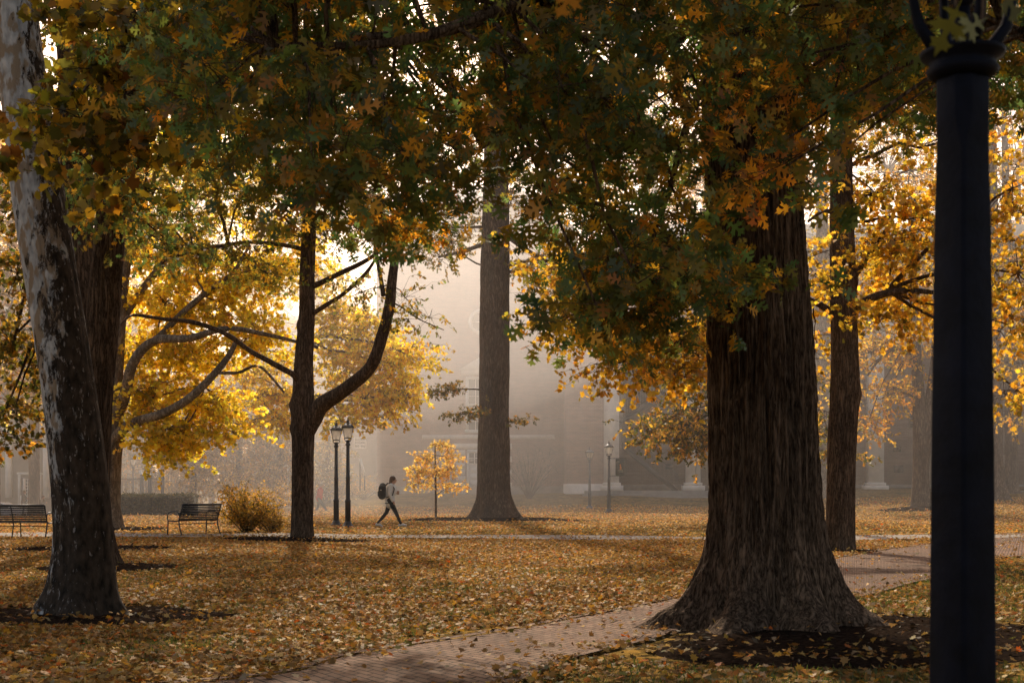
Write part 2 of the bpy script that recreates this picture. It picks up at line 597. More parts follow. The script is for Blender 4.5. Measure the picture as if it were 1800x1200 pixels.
def spray(clumps, rad, npc, per, leaf, pal, tpl, droop=.25, flat=.55, tl=(.25, .6), palfun=None, up=.35, sb=.8):
    """clumps (m,3): returns leaf arrays and twig polylines"""
    m = len(clumps)
    T = m * npc
    ci = np.repeat(np.arange(m), npc)
    r = rad if np.ndim(rad) else np.full(m, rad)
    off = rng.normal(size=(T, 3)) * np.array([1, 1, flat]) * .5
    st = clumps[ci] + off * r[ci][:, None]
    d = off * np.array([1, 1, .6]) + rng.normal(size=(T, 3)) * .35
    d[:, 2] -= droop
    d = norm_rows(d)
    L = rng.uniform(*tl, size=T)
    mid = st + d * (L * .5)[:, None] + rng.normal(scale=.03, size=(T, 3))
    end = st + d * L[:, None]
    end[:, 2] -= L * .15
    twP = np.stack([st, mid, end], 1)
    # leaves
    n = T * per
    ti = np.repeat(np.arange(T), per)
    t = 1 - rng.uniform(0, 1, n) ** 1.3 * .9
    P = st[ti] + (end - st)[ti] * t[:, None] + rng.normal(scale=.02, size=(n, 3))
    D = d[ti] * .6 + rng.normal(size=(n, 3)) * .75
    D[:, 2] -= .25
    Nn = rng.normal(size=(n, 3))
    Nn[:, 2] += up
    Nn += sb * np.array([-.08, .84, .4]) * rng.choice([1, 1, 1, -.3], size=(n, 1))
    S = leaf * rng.uniform(.65, 1.25, n)
    if palfun is None:
        cols = pick(pal, n)
    else:
        cols = palfun(P)
    # per-clump brightness and hue drift
    br = rng.uniform(.7, 1.3, size=(m, 1)) * np.ones((1, 3))
    br[:, 0] *= rng.uniform(.9, 1.08, m)
    cols = np.clip(cols * br[ci][ti], 0, .9)
    return (P, D, Nn, S, cols), twP


def bez(a, b, sag=0.0, k=6, wob=0.1, up=.3):
    """a,b (n,3) -> (n,k,3) gently arched branches"""
    a, b = np.asarray(a, float), np.asarray(b, float)
    L = np.linalg.norm(b - a, axis=1)[:, None]
    c = (a + b) / 2
    c[:, 2] += (L * up)[:, 0]
    c += rng.normal(size=c.shape) * L * wob
    t = np.linspace(0, 1, k)[None, :, None]
    P = (1 - t) ** 2 * a[:, None] + 2 * t * (1 - t) * c[:, None] + t ** 2 * b[:, None]
    P[:, 1:-1] += rng.normal(size=P[:, 1:-1].shape) * (L * wob * .18)[:, None]
    return P


def trunk(root, pts, dia, bark, name='trunk', seg=48, step=.12, ridge=.02, rfreq=9, flare=.7, fh=.45, lobes=5, seed=0, bump_at=(), rlen=.5):
    """tapered, fluted, lumpy trunk as one mesh. pts world, dia metres"""
    pts = [Vector(p) for p in pts]
    # catmull resample
    cum = [0]
    for i in range(1, len(pts)):
        cum.append(cum[-1] + (pts[i] - pts[i - 1]).length)
    L = cum[-1]
    n = max(6, int(L / step))
    vs = []
    for j in range(n + 1):
        s = L * (j / n) ** 1.15
        i = 0
        while i < len(pts) - 2 and s > cum[i + 1]:
            i += 1
        t = (s - cum[i]) / max(1e-6, cum[i + 1] - cum[i])
        p0, p1, p2, p3 = pts[max(0, i - 1)], pts[i], pts[i + 1], pts[min(len(pts) - 1, i + 2)]
        c = .5 * ((2 * p1) + (p2 - p0) * t + (2 * p0 - 5 * p1 + 4 * p2 - p3) * t * t + (3 * p1 - p0 - 3 * p2 + p3) * t ** 3)
        dd = (dia[i] * (1 - t) + dia[i + 1] * t) / 2
        dr = (pts[min(i + 1, len(pts) - 1)] - pts[i]).normalized()
        u = Vector((1, 0, 0)) - dr * dr.x
        u.normalize()
        w = dr.cross(u)
        h = s
        for k in range(seg):
            a = 2 * math.pi * k / seg
            lob = .55 + .45 * math.cos(lobes * a + seed + .6 * math.sin(a * 2 + seed))
            fl = flare * math.exp(-h / fh) * (.45 + .75 * max(0, lob)) if flare else 0
            r = dd * (1 + fl)
            nx = noise.noise(Vector((math.cos(a) * 1.3 + seed, math.sin(a) * 1.3, s * .55)))
            r *= 1 + .07 * nx
            # ridges running up the bark
            wv = noise.noise(Vector((math.cos(a) * 2 + seed, math.sin(a) * 2, s * rlen * 2)))
            rr = noise.noise(Vector((math.cos(a) * rfreq + wv, math.sin(a) * rfreq + wv, s * rlen + seed)))
            r += ridge * (1 - abs(rr) * 4)
            for (bh, ba, bs) in bump_at:
                q = ((h - bh) / (bs * 1.2)) ** 2 + (((a - ba + math.pi) % (2 * math.pi) - math.pi) * dd / bs) ** 2
                r += bs * .45 * math.exp(-q)
            vs.append(c + u * math.cos(a) * r + w * math.sin(a) * r)
    idx = np.arange((n + 1) * seg).reshape(n + 1, seg)
    nxt = np.roll(idx, -1, axis=1)
    q = np.stack([idx[:-1], nxt[:-1], nxt[1:], idx[1:]], -1).reshape(-1, 4)
    return mesh_np(name, np.array([tuple(v) for v in vs]), q.ravel(), np.full(len(q), 4), bark, root, smooth=True)


def limb(root, pxs, bark, seed=1, name='limb', seg=14):
    """pxs: list of (px,py,d,diameter m)"""
    pts = [W(a, b, d) for a, b, d, _ in pxs]
    rj = random.Random(int(seed * 100) + len(pxs))
    for i in range(1, len(pts) - 1):
        k_ = pxs[i][3] * .3
        pts[i] = pts[i] + Vector((rj.uniform(-k_, k_), rj.uniform(-k_, k_), rj.uniform(-k_, k_)))
    return trunk(root, pts, [q[3] for q in pxs], bark, name, seg, .12, .006, 5, 0, 1, 3, seed)


def foliage(root, blobs, leaf, pal, tpl, material, bark, r=.7, npc=8, per=9, nodes=None, palfun=None, twr=.006, droop=.25, curl=.18, tl=(.25, .6), up=.35, sb=.8, flat=.55):
    """blobs: (px,py,d, rxpx, rypx, rdm, n) -> crown + branches"""
    cl, nd, nk = [], [], []
    for (px, py, d, rx, ry, rd, n) in blobs:
        s = F_PX / d
        c = np.array(W(px, py, d))
        u = rnd_unit(n) * (rng.uniform(.05, 1, (n, 1)) ** .42)
        cl.append(c + u * np.array([rx / s, rd, ry / s]))
        nd.append(c)
        nk.append(n)
    cl = np.concatenate(cl)
    (P, D, Nn, S, cols), tw = spray(cl, r, npc, per, leaf, pal, tpl, droop, palfun=palfun, flat=flat, tl=tl, up=up, sb=sb)
    leaf_mesh('crown', P, D, Nn, S, cols, tpl, material, root, curl)
    # branches: trunk node -> blob centre -> clump -> twigs
    segs = []
    nd = np.array(nd)
    k = 7
    polys, rads = [], []
    if nodes is not None:
        nodes = np.array([tuple(q) for q in nodes])
        dist = np.linalg.norm(nd[:, None] - nodes[None], axis=2)
        st = nodes[dist.argmin(1)]
        polys.append(bez(st, nd, k=k, wob=.07, up=.12))
        Lm = np.linalg.norm(nd - st, axis=1)
        r0 = np.clip(.012 * Lm + .02, .02, .09) * np.clip(np.sqrt(np.array(nk) / 12), .3, 1)
        rads.append(r0[:, None] * np.linspace(1, .4, k)[None])
    base = np.repeat(nd, nk, axis=0)
    polys.append(bez(base, cl, k=k, wob=.09, up=.1))
    Lc = np.linalg.norm(cl - base, axis=1)
    rads.append((np.clip(.008 * Lc + .008, .008, .035) * np.clip(np.sqrt(np.repeat(nk, nk) / 10), .35, 1))[:, None] * np.linspace(1, .35, k)[None])
    m = len(tw)
    ci = np.repeat(np.arange(len(cl)), npc)
    P4 = np.concatenate([cl[ci][:, None], tw], 1)
    A = tubes_arr(np.concatenate(polys), np.concatenate(rads), 5)
    B = tubes_arr(P4, np.array([1, .8, .6, .25])[None] * np.full((m, 1), twr), 3)
    v = np.concatenate([A[0], B[0]])
    q = np.concatenate([A[1], B[1] + len(A[0])])
    mesh_np('branches', v, q.ravel(), np.full(len(q), 4), bark, root, smooth=True)
    return cl


def in_poly_between(X, Y, A, B):
    """inside the strip between polylines A,B (as polygon)"""
    poly = np.concatenate([A, B[::-1]])
    inside = np.zeros(len(X), bool)
    x1, y1 = poly[-1]
    for x2, y2 in poly:
        c = ((y1 > Y) != (y2 > Y)) & (X < (x2 - x1) * (Y - y1) / (y2 - y1 + 1e-12) + x1)
        inside ^= c
        x1, y1 = x2, y2
    return inside


def mulch(name_label, x, y, rx, ry, seed, h=.06, clip=False):
    n, rings = 64, 9
    vs = []
    cls = []
    for k in range(n):
            a = 2 * math.pi * k / n
            cl = 1.0
            if clip:
                cl = .3
                while cl < 1.0 and not in_poly_between(np.array([x + rx * (cl + .05) * math.cos(a)]), np.array([y + ry * (cl + .05) * math.sin(a)]), pathA, pathB)[0]:
                    cl += .02
            cls.append(cl)
    if clip:
        cls = [min(cls[(k + q_) % n] for q_ in (-2, -1, 0, 1, 2)) for k in range(n)]
        cls = [sum(cls[(k + q_) % n] for q_ in (-2, -1, 0, 1, 2)) / 5 for k in range(n)]
    for j in range(rings + 1):
        for k in range(n):
            a = 2 * math.pi * k / n
            e = cls[k] + (.16 if not clip else .05) * noise.noise(Vector((math.cos(a) * 1.6 + seed, math.sin(a) * 1.6, seed))) + .05 * noise.noise(Vector((math.cos(a) * 7, math.sin(a) * 7, seed)))
            t = j / rings
            X, Y = x + rx * e * t * math.cos(a), y + ry * e * t * math.sin(a)
            z = gz(X, Y) + h * (1 - t ** 3) + .012 * noise.noise(Vector((X * 9, Y * 9, 0))) * (1 - t) - (.02 if j == rings else -.006)
            vs.append((X, Y, z))
    idx = np.arange((rings + 1) * n).reshape(rings + 1, n)
    nxt = np.roll(idx, -1, axis=1)
    q = np.stack([idx[:-1], idx[1:], nxt[1:], nxt[:-1]], -1).reshape(-1, 4)
    o = mesh_np('mulch_bed', np.array(vs), q.ravel(), np.full(len(q), 4), MULCH, None, smooth=True)
    o['kind'] = 'structure'
    o['label'] = name_label
    if clip:
        CLIPBED.append(len(BEDS))
    # loose bark chips on top
    m = int(260 * rx * ry)
    a = rng.uniform(0, 2 * math.pi, m)
    t = np.sqrt(rng.uniform(0, 1.1, m))
    X, Y = x + rx * t * np.cos(a), y + ry * t * np.sin(a)
    Z = np.array([gz(p, q_) for p, q_ in zip(X, Y)]) + h * (1 - np.minimum(t, 1) ** 3) + .015
    P = np.stack([X, Y, Z], 1)
    D = rng.normal(size=(m, 3)) * [1, 1, .3]
    Nn = rng.normal(size=(m, 3)) * .4 + [0, 0, 1]
    cols = pick([(3, .018, .012, .008), (2, .04, .027, .018), (1, .008, .006, .005), (.5, .1, .07, .05)], m)
    if clip:
        kk = ~in_poly_between(X, Y, pathA, pathB)
        P, D, Nn, cols = P[kk], D[kk], Nn[kk], cols[kk]
        m = len(P)
    CH.append((P, D, Nn, rng.uniform(.04, .1, m), cols))
    BEDS.append((x, y, rx, ry))
    return o


CH, BEDS, CLIPBED = [], [], []

# ------------------------------------------------------------------ ground
xs = np.concatenate([np.linspace(-400, -60, 18)[:-1], np.linspace(-60, -20, 41)[:-1], np.linspace(-20, 20, 161)[:-1], np.linspace(20, 60, 41)[:-1], np.linspace(60, 400, 18)])
ys = np.concatenate([np.linspace(-30, 2, 9)[:-1], np.linspace(2, 50, 193)[:-1], np.linspace(50, 130, 161)[:-1], np.linspace(130, 900, 20)])
gv = np.array([(x, y, gz(x, y)) for y in ys for x in xs])
idx = np.arange(len(gv)).reshape(len(ys), len(xs))
q = np.stack([idx[:-1, :-1], idx[:-1, 1:], idx[1:, 1:], idx[1:, :-1]], -1).reshape(-1, 4)
g = mesh_np('ground', gv, q.ravel(), np.full(len(q), 4), GROUND, None, smooth=True)
g['kind'] = 'structure'


def strip(name, A, B, material, lift, n=24, across=12, kind='structure'):
    A, B = catmull(A, n), catmull(B, n)
    m = len(A)
    mid = (A + B) / 2
    u = np.concatenate([[0], np.cumsum(np.linalg.norm(np.diff(mid, axis=0), axis=1))])
    vs, uvs = [], []
    for i in range(m):
        for j in range(across + 1):
            t = j / across
            p = A[i] * (1 - t) + B[i] * t
            vs.append((p[0], p[1], gz(p[0], p[1]) + lift))
            uvs.append((np.linalg.norm(B[i] - A[i]) * t, u[i]))
    vs, uvs = np.array(vs), np.array(uvs)
    idx = np.arange(len(vs)).reshape(m, across + 1)
    q = np.stack([idx[:-1, :-1], idx[:-1, 1:], idx[1:, 1:], idx[1:, :-1]], -1).reshape(-1, 4)
    o = mesh_np(name, vs, q.ravel(), np.full(len(q), 4), material, None, uv=uvs[q.ravel()], smooth=True)
    o['kind'] = kind
    return A, B


def G(px, py):
    d = CAMH * F_PX / (py - HY)
    return ((px - CX) / F_PX * d, d)


# the brick path sweeps from lower left to upper right (far edge, near edge)
FAR = [(-7.0, 7.4), (-4.2, 8.9), G(450, 1196), G(600, 1163), G(800, 1122), G(1000, 1085), G(1200, 1050), G(1500, 982), G(1640, 955), G(1800, 934), (24, 47)]
NEAR = [(-4.6, 5.6), (-2.2, 7.3), (-.9, 8.6), (-.2, 9.6), G(1000, 1158), (1.30, 13.1), (2.25, 15.4), G(1500, 1046), G(1640, 1015), G(1800, 984), (27, 36)]
pathA, pathB = strip('brick_path', NEAR, FAR, PAVE, .022)
# soldier-course edging along the path is a slightly raised row of bricks
for nm, E, s in (('path_edging', pathA, -1), ('path_edging', pathB, 1)):
    dE = np.gradient(E, axis=0)
    nrm = np.stack([-dE[:, 1], dE[:, 0]], 1)
    nrm /= np.linalg.norm(nrm, axis=1)[:, None]
    O = E + nrm * .1 * s * (1 if True else 0)
    a_, b_ = (E, O) if s > 0 else (O, E)
    strip(nm, list(a_[::6]), list(b_[::6]), PAVE, .034, 6, 2)
# pale cross path behind the lawn
XA = [(-40, 41.0), (-25, 37.8), (-12, 37.6), (-3, 37.8), (6, 37.6), (16, 37.4), (22, 37)]
XB = [(-40, 43.8), (-25, 40.6), (-12, 40.4), (-3, 40.6), (6, 40.4), (16, 40.2), (22, 40)]
crossA, crossB = strip('cross_path', XA, XB, CONC, .03)
strip('street', [(-90, 101), (-60, 101), (-30, 103)], [(-90, 110), (-60, 110), (-30, 112)], ASPH, .03)

# ------------------------------------------------------------------ palettes
DKGREEN = [(5, .060, .105, .045), (4, .090, .120, .035), (4, .105, .100, .022), (3, .18, .13, .022), (1.2, .32, .17, .02), (.8, .40, .24, .025)]
OLIVE = [(4, .055, .060, .013), (3, .11, .085, .015), (3, .20, .125, .018), (2, .30, .16, .02), (1, .035, .045, .012)]
YELLOW = [(5, .58, .43, .04), (4, .64, .50, .06), (2, .48, .36, .03), (1, .28, .25, .03), (.5, .52, .30, .03)]
GOLD = [(4, .43, .25, .024), (4, .49, .30, .03), (3, .28, .19, .024), (2, .15, .12, .018), (1, .38, .19, .02)]
BROWN = [(4, .24, .15, .06), (3, .32, .2, .08), (3, .15, .10, .045), (1, .4, .26, .08)]
SYC = [(4, .12, .10, .015), (3, .22, .17, .02), (3, .06, .065, .014), (2, .33, .2, .02), (1, .16, .08, .02)]
SPARSE = [(3, .16, .12, .025), (3, .28, .17, .03), (2, .09, .08, .02)]


def oak_pal(P):
    """near oak: green with orange turning patches, placed in space"""
    n = len(P)
    c = pick(DKGREEN, n)
    o = pick([(3, .44, .21, .025), (3, .54, .27, .03), (2, .34, .15, .03), (2, .20, .13, .025)], n)
    cen = [np.array(W(1350, 280, 9.3)), np.array(W(1340, 220, 12.5)), np.array(W(860, 170, 13)), np.array(W(1300, 480, 12.6)), np.array(W(700, 370, 14)), np.array(W(820, 340, 16)), np.array(W(1500, 300, 12)), np.array(W(1010, 520, 14))]
    rad = [.45, .75, .5, .25, .5, .6, .6, .25]
    p = np.full(n, .04)
    for q_, r_ in zip(cen, rad):
        p = np.maximum(p, .85 * np.exp(-(np.linalg.norm(P - q_, axis=1) / r_) ** 2))
    k = rng.uniform(size=n) < p
    c[k] = o[k]
    return c


# ------------------------------------------------------------------ big red oak in front
D0 = 14.0
oak = thing('oak_tree', 'massive oak in the right foreground with deeply ridged dark trunk and flared roots', 'tree', (W(1348, 1100, D0).x, D0, gz(W(1348, 0, D0).x, D0)))
s = F_PX / D0
tp = [(1346, 1106, 222), (1346, 1075, 219), (1346, 1000, 212), (1345, 900, 197), (1341, 700, 182), (1332, 500, 167), (1326, 350, 161), (1320, 200, 164), (1312, 0, 158), (1300, -300, 145), (1296, -800, 120), (1300, -1500, 70)]
trunk(oak, [W(a, b, D0) for a, b, _ in tp], [c / s for _, _, c in tp], OAKB, seg=260, step=.03, ridge=.024, rfreq=13, flare=1.1, fh=.29, lobes=7, seed=2.3, rlen=1.1)
nodes = [W(1318, -80, D0), W(1315, -250, D0), W(1312, 20, D0), W(1300, -500, D0), W(1298, -800, D0)]
OAKLIMBS = [
    [(1300, -100, 14, .3), (1180, -90, 13.4, .24), (1020, -30, 12.8, .18), (850, 40, 12.5, .13), (650, 70, 12.2, .08), (450, 50, 12, .03)],
    [(1310, 20, 14, .2), (1240, 40, 14.4, .16), (1130, 110, 14.8, .12), (1020, 200, 15, .08), (940, 330, 15, .03)],
    [(1320, 0, 14, .24), (1420, 10, 13.6, .18), (1540, 60, 13.2, .13), (1680, 110, 12.8, .08), (1880, 150, 12.5, .03)],
    [(1300, -60, 14, .26), (1200, -30, 15.4, .2), (1050, 30, 17, .14), (860, 140, 18.4, .09), (640, 270, 19.6, .03)],
    [(1310, -150, 14, .28), (1240, -150, 12.2, .22), (1100, -90, 10.6, .15), (900, 10, 9.5, .1), (700, 70, 9.1, .06), (480, 80, 9, .025)],
    [(1320, -120, 14, .24), (1450, -100, 12, .17), (1600, -20, 10.4, .11), (1800, 60, 9.2, .05)],
    [(1325, 0, 14, .18), (1400, 40, 15.6, .14), (1490, 110, 17.2, .1), (1610, 180, 19, .03)],
    [(1300, 60, 13.5, .09), (1255, 110, 13.2, .08), (1210, 220, 12.9, .06), (1175, 350, 12.8, .045), (1120, 490, 12.9, .02)],
    [(1020, 200, 15, .07), (880, 240, 14.8, .05), (760, 320, 14.6, .035), (680, 390, 14.5, .015)],
]
for i, l in enumerate(OAKLIMBS):
    limb(oak, l, OAKB, 1.3 * i + .4)
    cc_ = catmull([W(a, b, d) for a, b, d, _ in l], 4)
    nodes += [Vector(q_) for q_ in cc_[3:]]
# lower boundary of the hanging crown, as heights over distance to the side
bx = [150, 350, 480, 600, 720, 800, 900, 1000, 1100, 1200, 1250, 1300, 1400, 1500, 1650, 1800, 2000]
by = [120, 215, 300, 385, 400, 300, 215, 400, 520, 545, 400, 290, 300, 235, 215, 190, 190]
blobs = []
for i in range(300):
    px = rng.uniform(300, 1950)
    dd = rng.uniform(8.5, 20)
    top = -260
    bot = np.interp(px, bx, by)
    py = top + (bot - top) * rng.uniform(0, 1) ** .8
    if 1215 < px < 1440 and py > 120 and rng.uniform() < .9:
        continue
    blobs.append((px, py - 30, dd, 55, 30, .45, 3))
blobs += [(1090, 500, 13, 90, 50, .6, 12), (1130, 560, 13, 80, 30, .5, 9), (1010, 540, 12.5, 40, 20, .3, 3), (1200, 520, 12.4, 60, 40, .4, 7), (1060, 420, 13.5, 80, 50, .6, 8), (1180, 430, 12.6, 70, 50, .5, 8),
          (1290, 480, 11.6, 30, 25, .2, 3), (1330, 275, 9.2, 40, 22, .2, 2), (1385, 290, 9, 36, 30, .2, 2), (1420, 320, 9.4, 20, 20, .2, 1), (1370, 170, 9.5, 60, 40, .3, 4), (1110, 470, 9.5, 60, 40, .3, 3), (1050, 540, 9.6, 40, 20, .2, 2), (690, 210, 9.5, 60, 60, .3, 4), (1350, 150, 12.2, 60, 25, .3, 4), (660, 380, 14.5, 60, 40, .5, 7), (760, 400, 15.5, 50, 30, .5, 6)]
foliage(oak, blobs, .15, None, T_OAK, LEAF, OAKB, r=.40, npc=5, per=8, nodes=nodes, palfun=oak_pal, twr=.0032, tl=(.12, .3), droop=.1, up=.15)
# the crown goes on above the frame, shading the lawn
blobs = []
for i in range(36):
    a, rr = rng.uniform(0, 2 * math.pi), math.sqrt(rng.uniform(.02, 1)) * 8.5
    z = rng.uniform(7.4, 15) - rr * .15
    y = max(5.0, D0 + rr * math.sin(a))
    blobs.append((CX + (oak.location.x + rr * math.cos(a)) / y * F_PX, HY - (z - CAMH) / y * F_PX, y, 260, 120, 1.5, 4))
up_tree = foliage(oak, blobs, .24, DKGREEN, T_FAR, LEAF, OAKB, r=.9, npc=6, per=9, nodes=nodes, twr=.012, tl=(.3, .8))
mulch('dark bark mulch around the massive foreground oak', oak.location.x + .1, D0 - .95, 3.3, 2.2, 1.2, .04, True)

# ------------------------------------------------------------------ sycamore on the left
D1 = 15.5
syc = thing('sycamore_tree', 'leaning sycamore at the left edge with mottled white and dark flaking bark', 'tree', (W(143, 0, D1).x, D1, gz(W(143, 0, D1).x, D1)))
s = F_PX / D1
tp = [(143, 1082, 112), (143, 1060, 110), (145, 1000, 108), (144, 900, 104), (124, 700, 98), (92, 500, 92), (60, 300, 92), (40, 150, 86), (22, 0, 84), (0, -200, 80), (-40, -600, 60), (-60, -1000, 40)]
tp = [(a_, b_, c_ * .94) for a_, b_, c_ in tp]
trunk(syc, [W(a, b, D1) for a, b, _ in tp], [c / s for _, _, c in tp], SYCB, seg=110, step=.05, ridge=.006, rfreq=4, flare=.75, fh=.28, lobes=5, seed=.8)
limb(syc, [(60, 280, D1, .13), (120, 190, 14.6, .1), (190, 120, 14, .07), (260, 60, 13.4, .05), (330, -20, 13, .03)], SYCB, 3)
limb(syc, [(20, 0, D1, .2), (120, -140, 15.5, .15), (260, -260, 15.5, .1), (420, -330, 16, .05)], SYCB, 4)
blobs = [(230, 60, 12.8, 110, 55, .9, 12), (140, 210, 12.6, 80, 28, .5, 6), (230, 170, 13, 90, 45, .8, 9), (110, 235, 12.5, 50, 16, .4, 3), (170, 260, 13, 80, 30, .5, 5), (330, 60, 13.5, 90, 50, .8, 9),
         (180, 10, 14, 80, 40, 1, 6), (300, 140, 14, 60, 40, .6, 5)]
foliage(syc, blobs, .125, SYC, T_SYC, LEAF, SYCB, r=.42, npc=5, per=8, nodes=[W(60, 280, D1), W(190, 120, 14), W(330, -20, 13), W(120, -140, 15.5)], twr=.004, tl=(.2, .45), droop=.1)
blobs = []
for i in range(26):
    a, rr = rng.uniform(0, 2 * math.pi), math.sqrt(rng.uniform(.02, 1)) * 6.0
    z = rng.uniform(7.8, 14)
    y = max(7.0, D1 + rr * math.sin(a))
    blobs.append((CX + (syc.location.x + rr * math.cos(a)) / y * F_PX, HY - (z - CAMH) / y * F_PX, y, 200, 90, 1.2, 4))
foliage(syc, blobs, .26, SYC, T_FAR, LEAF, SYCB, r=.9, npc=5, per=8, nodes=[W(120, -140, 15.5), W(-40, -600, D1)], twr=.012, tl=(.3, .8))
mulch('dark bark mulch at the foot of the leaning sycamore', syc.location.x, D1 - .1, 1.75, 1.0, 5.1, .05)

# ------------------------------------------------------------------ two dark trees behind the sycamore
def simple_tree(name, label, D, tp, bark, blobs, leaf, pal, tpl, lm, nodes_px, flare=.6, fh=.35, seg=48, limbs=(), r=.6, npc=7, per=9, group=None, lobes=5, seed=1.0, ridge=.012, mulchp=None, tl=(.25, .6), twr=.006, bumps=(), droop=.2, flat=.55):
    s = F_PX / D
    x0 = W(tp[0][0], 0, D).x
    t = thing(name, label, 'tree', (x0, D, gz(x0, D)), group=group)
    pts = [W(a, b, D) for a, b, _ in tp]
    pts[0].z = gz(x0, D) - .08
    trunk(t, pts, [c / s for _, _, c in tp], bark, seg=seg, step=.08, ridge=ridge, flare=flare, fh=fh, lobes=lobes, seed=seed, bump_at=bumps)
    for i, l in enumerate(limbs):
        limb(t, l, bark, seed + i * 1.7)
    if blobs:
        foliage(t, blobs, leaf, pal, tpl, lm, bark, r=r, npc=npc, per=per, nodes=[W(a, b, d) for a, b, d in nodes_px], tl=tl, twr=twr, droop=droop, flat=flat)
    if mulchp:
        mulch(*mulchp)
    return t


def px_x(px, d):
    return (px - CX) / F_PX * d


simple_tree('dark_tree', 'dark slender tree whose trunk shows just right of the sycamore', 23.5,
            [(166, 1000, 62), (164, 940, 60), (161, 850, 60), (167, 700, 59), (179, 580, 56), (189, 450, 52), (196, 340, 47), (204, 200, 40), (212, 0, 36), (215, -300, 26)],
            DARKB, [(250, 330, 22, 80, 45, 1.2, 14), (320, 260, 22, 80, 50, 1.2, 12), (200, 360, 21.5, 60, 35, .8, 8), (150, 250, 24, 80, 60, 1.2, 10), (290, 420, 23, 50, 25, .8, 6), (110, 330, 24, 60, 60, 1, 8), (390, 200, 23, 90, 60, 1.3, 12),
                    (200, 100, 24, 160, 90, 1.5, 16), (300, -200, 24, 300, 150, 2.5, 20)], .13, DKGREEN, T_OAKM, LEAF,
            [(196, 340, 23.5), (204, 200, 23.5), (212, 0, 23.5)], flare=1.15, fh=.3, seg=80, r=.5, npc=6, per=9, lobes=4, seed=4.2, twr=.005, tl=(.2, .45),
            mulchp=('dark mulch and roots of the slender dark tree behind the sycamore', px_x(190, 23.5), 23.5, 1.15, 1.15, 9.2, .06))
simple_tree('dark_tree', 'second dark tree standing hard behind the sycamore, left of the slender one', 30,
            [(146, 965, 66), (146, 900, 64), (146, 750, 62), (142, 600, 60), (137, 450, 58), (133, 330, 56), (128, 150, 50), (120, -50, 44), (115, -300, 30)],
            DARKB, [(40, 350, 30, 60, 70, 1.5, 14), (30, 480, 30, 40, 60, 1.2, 12), (20, 600, 31, 40, 70, 1.2, 14), (10, 720, 31, 40, 40, 1, 9), (60, 660, 32, 25, 60, 1, 7), (190, 280, 30, 70, 60, 1.5, 10), (70, 200, 30, 90, 80, 1.5, 12),
                    (30, 770, 31, 22, 18, .5, 3), (100, 50, 30, 160, 80, 2, 14)], .13, OLIVE, T_MAPLE, LEAF,
            [(133, 330, 30), (137, 450, 30), (128, 150, 30)], flare=.8, fh=.35, seg=64, r=.55, npc=7, per=9, seed=2.2, twr=.005,
            limbs=[[(135, 420, 30, .14), (90, 430, 30, .1), (50, 500, 30, .07), (20, 620, 30.5, .05)]],
            mulchp=('strip of dark mulch around the second dark tree', px_x(150, 30), 30, 1.9, 1.3, 3.2, .05))

# ------------------------------------------------------------------ yellow maple (left), d 44
simple_tree('yellow_maple', 'maple with glowing yellow leaves and a long low limb, left of the slatted bench', 44,
            [(193, 932, 42), (191, 880, 40), (192, 800, 42), (196, 760, 46), (196, 700, 38), (203, 600, 32), (215, 470, 28), (235, 330, 22), (250, 150, 14)],
            PALEB, [(270, 700, 44, 60, 60, 1.17, 37), (320, 760, 43, 55, 35, 0.78, 23), (380, 700, 44, 50, 45, 0.91, 22), (250, 620, 45, 45, 45, 1.04, 23), (340, 620, 45, 60, 45, 1.17, 30), (290, 530, 45, 70, 50, 1.30, 34), (390, 530, 45, 60, 50, 1.30, 30),  # haze put into the bark colour: a paler bark for this trunk
                    (450, 590, 44, 55, 40, 1.04, 23), (330, 460, 45, 90, 50, 1.30, 37), (450, 480, 45, 60, 50, 1.30, 25), (250, 430, 45, 50, 40, 1.04, 17), (300, 790, 43, 30, 22, 0.52, 8), (410, 760, 43.5, 20, 20, 0.39, 5),
                    (350, 300, 46, 160, 100, 1.95, 40), (500, 420, 46, 60, 60, 1.30, 20)], .135, YELLOW, T_MAPLE, GLOW,
            [(330, 592, 44), (360, 680, 44), (400, 620, 44), (275, 600, 44), (360, 520, 44), (235, 330, 44)], flare=.45, flat=.3, r=.75, npc=8, per=11, seed=6.1,
            limbs=[[(197, 780, 44, .36), (230, 752, 43.2, .32), (300, 718, 42.2, .27), (350, 685, 41.8, .24), (395, 635, 41.8, .19), (415, 600, 41.8, .13)],
                   [(200, 740, 44, .42), (216, 690, 43.2, .36), (235, 640, 42.6, .3), (270, 603, 42.3, .26), (330, 592, 42.0, .22), (400, 580, 42, .16), (480, 592, 42, .12), (560, 610, 42.3, .07)],
                   [(270, 603, 43.6, .2), (310, 560, 43.8, .2), (360, 520, 44, .17), (410, 480, 44, .12), (440, 430, 44, .08)],
                   [(215, 560, 44, .26), (262, 500, 44.4, .22), (285, 470, 44.6, .2), (310, 440, 44.6, .16), (360, 400, 44.8, .1)],
                   [(385, 655, 43.5, .1), (420, 655, 43.3, .1), (455, 645, 43.3, .08), (500, 690, 43.3, .05)]],
            mulchp=('patch of dark mulch under the glowing yellow maple', px_x(215, 44), 43.8, 1.5, 1.2, 4.4, .04))

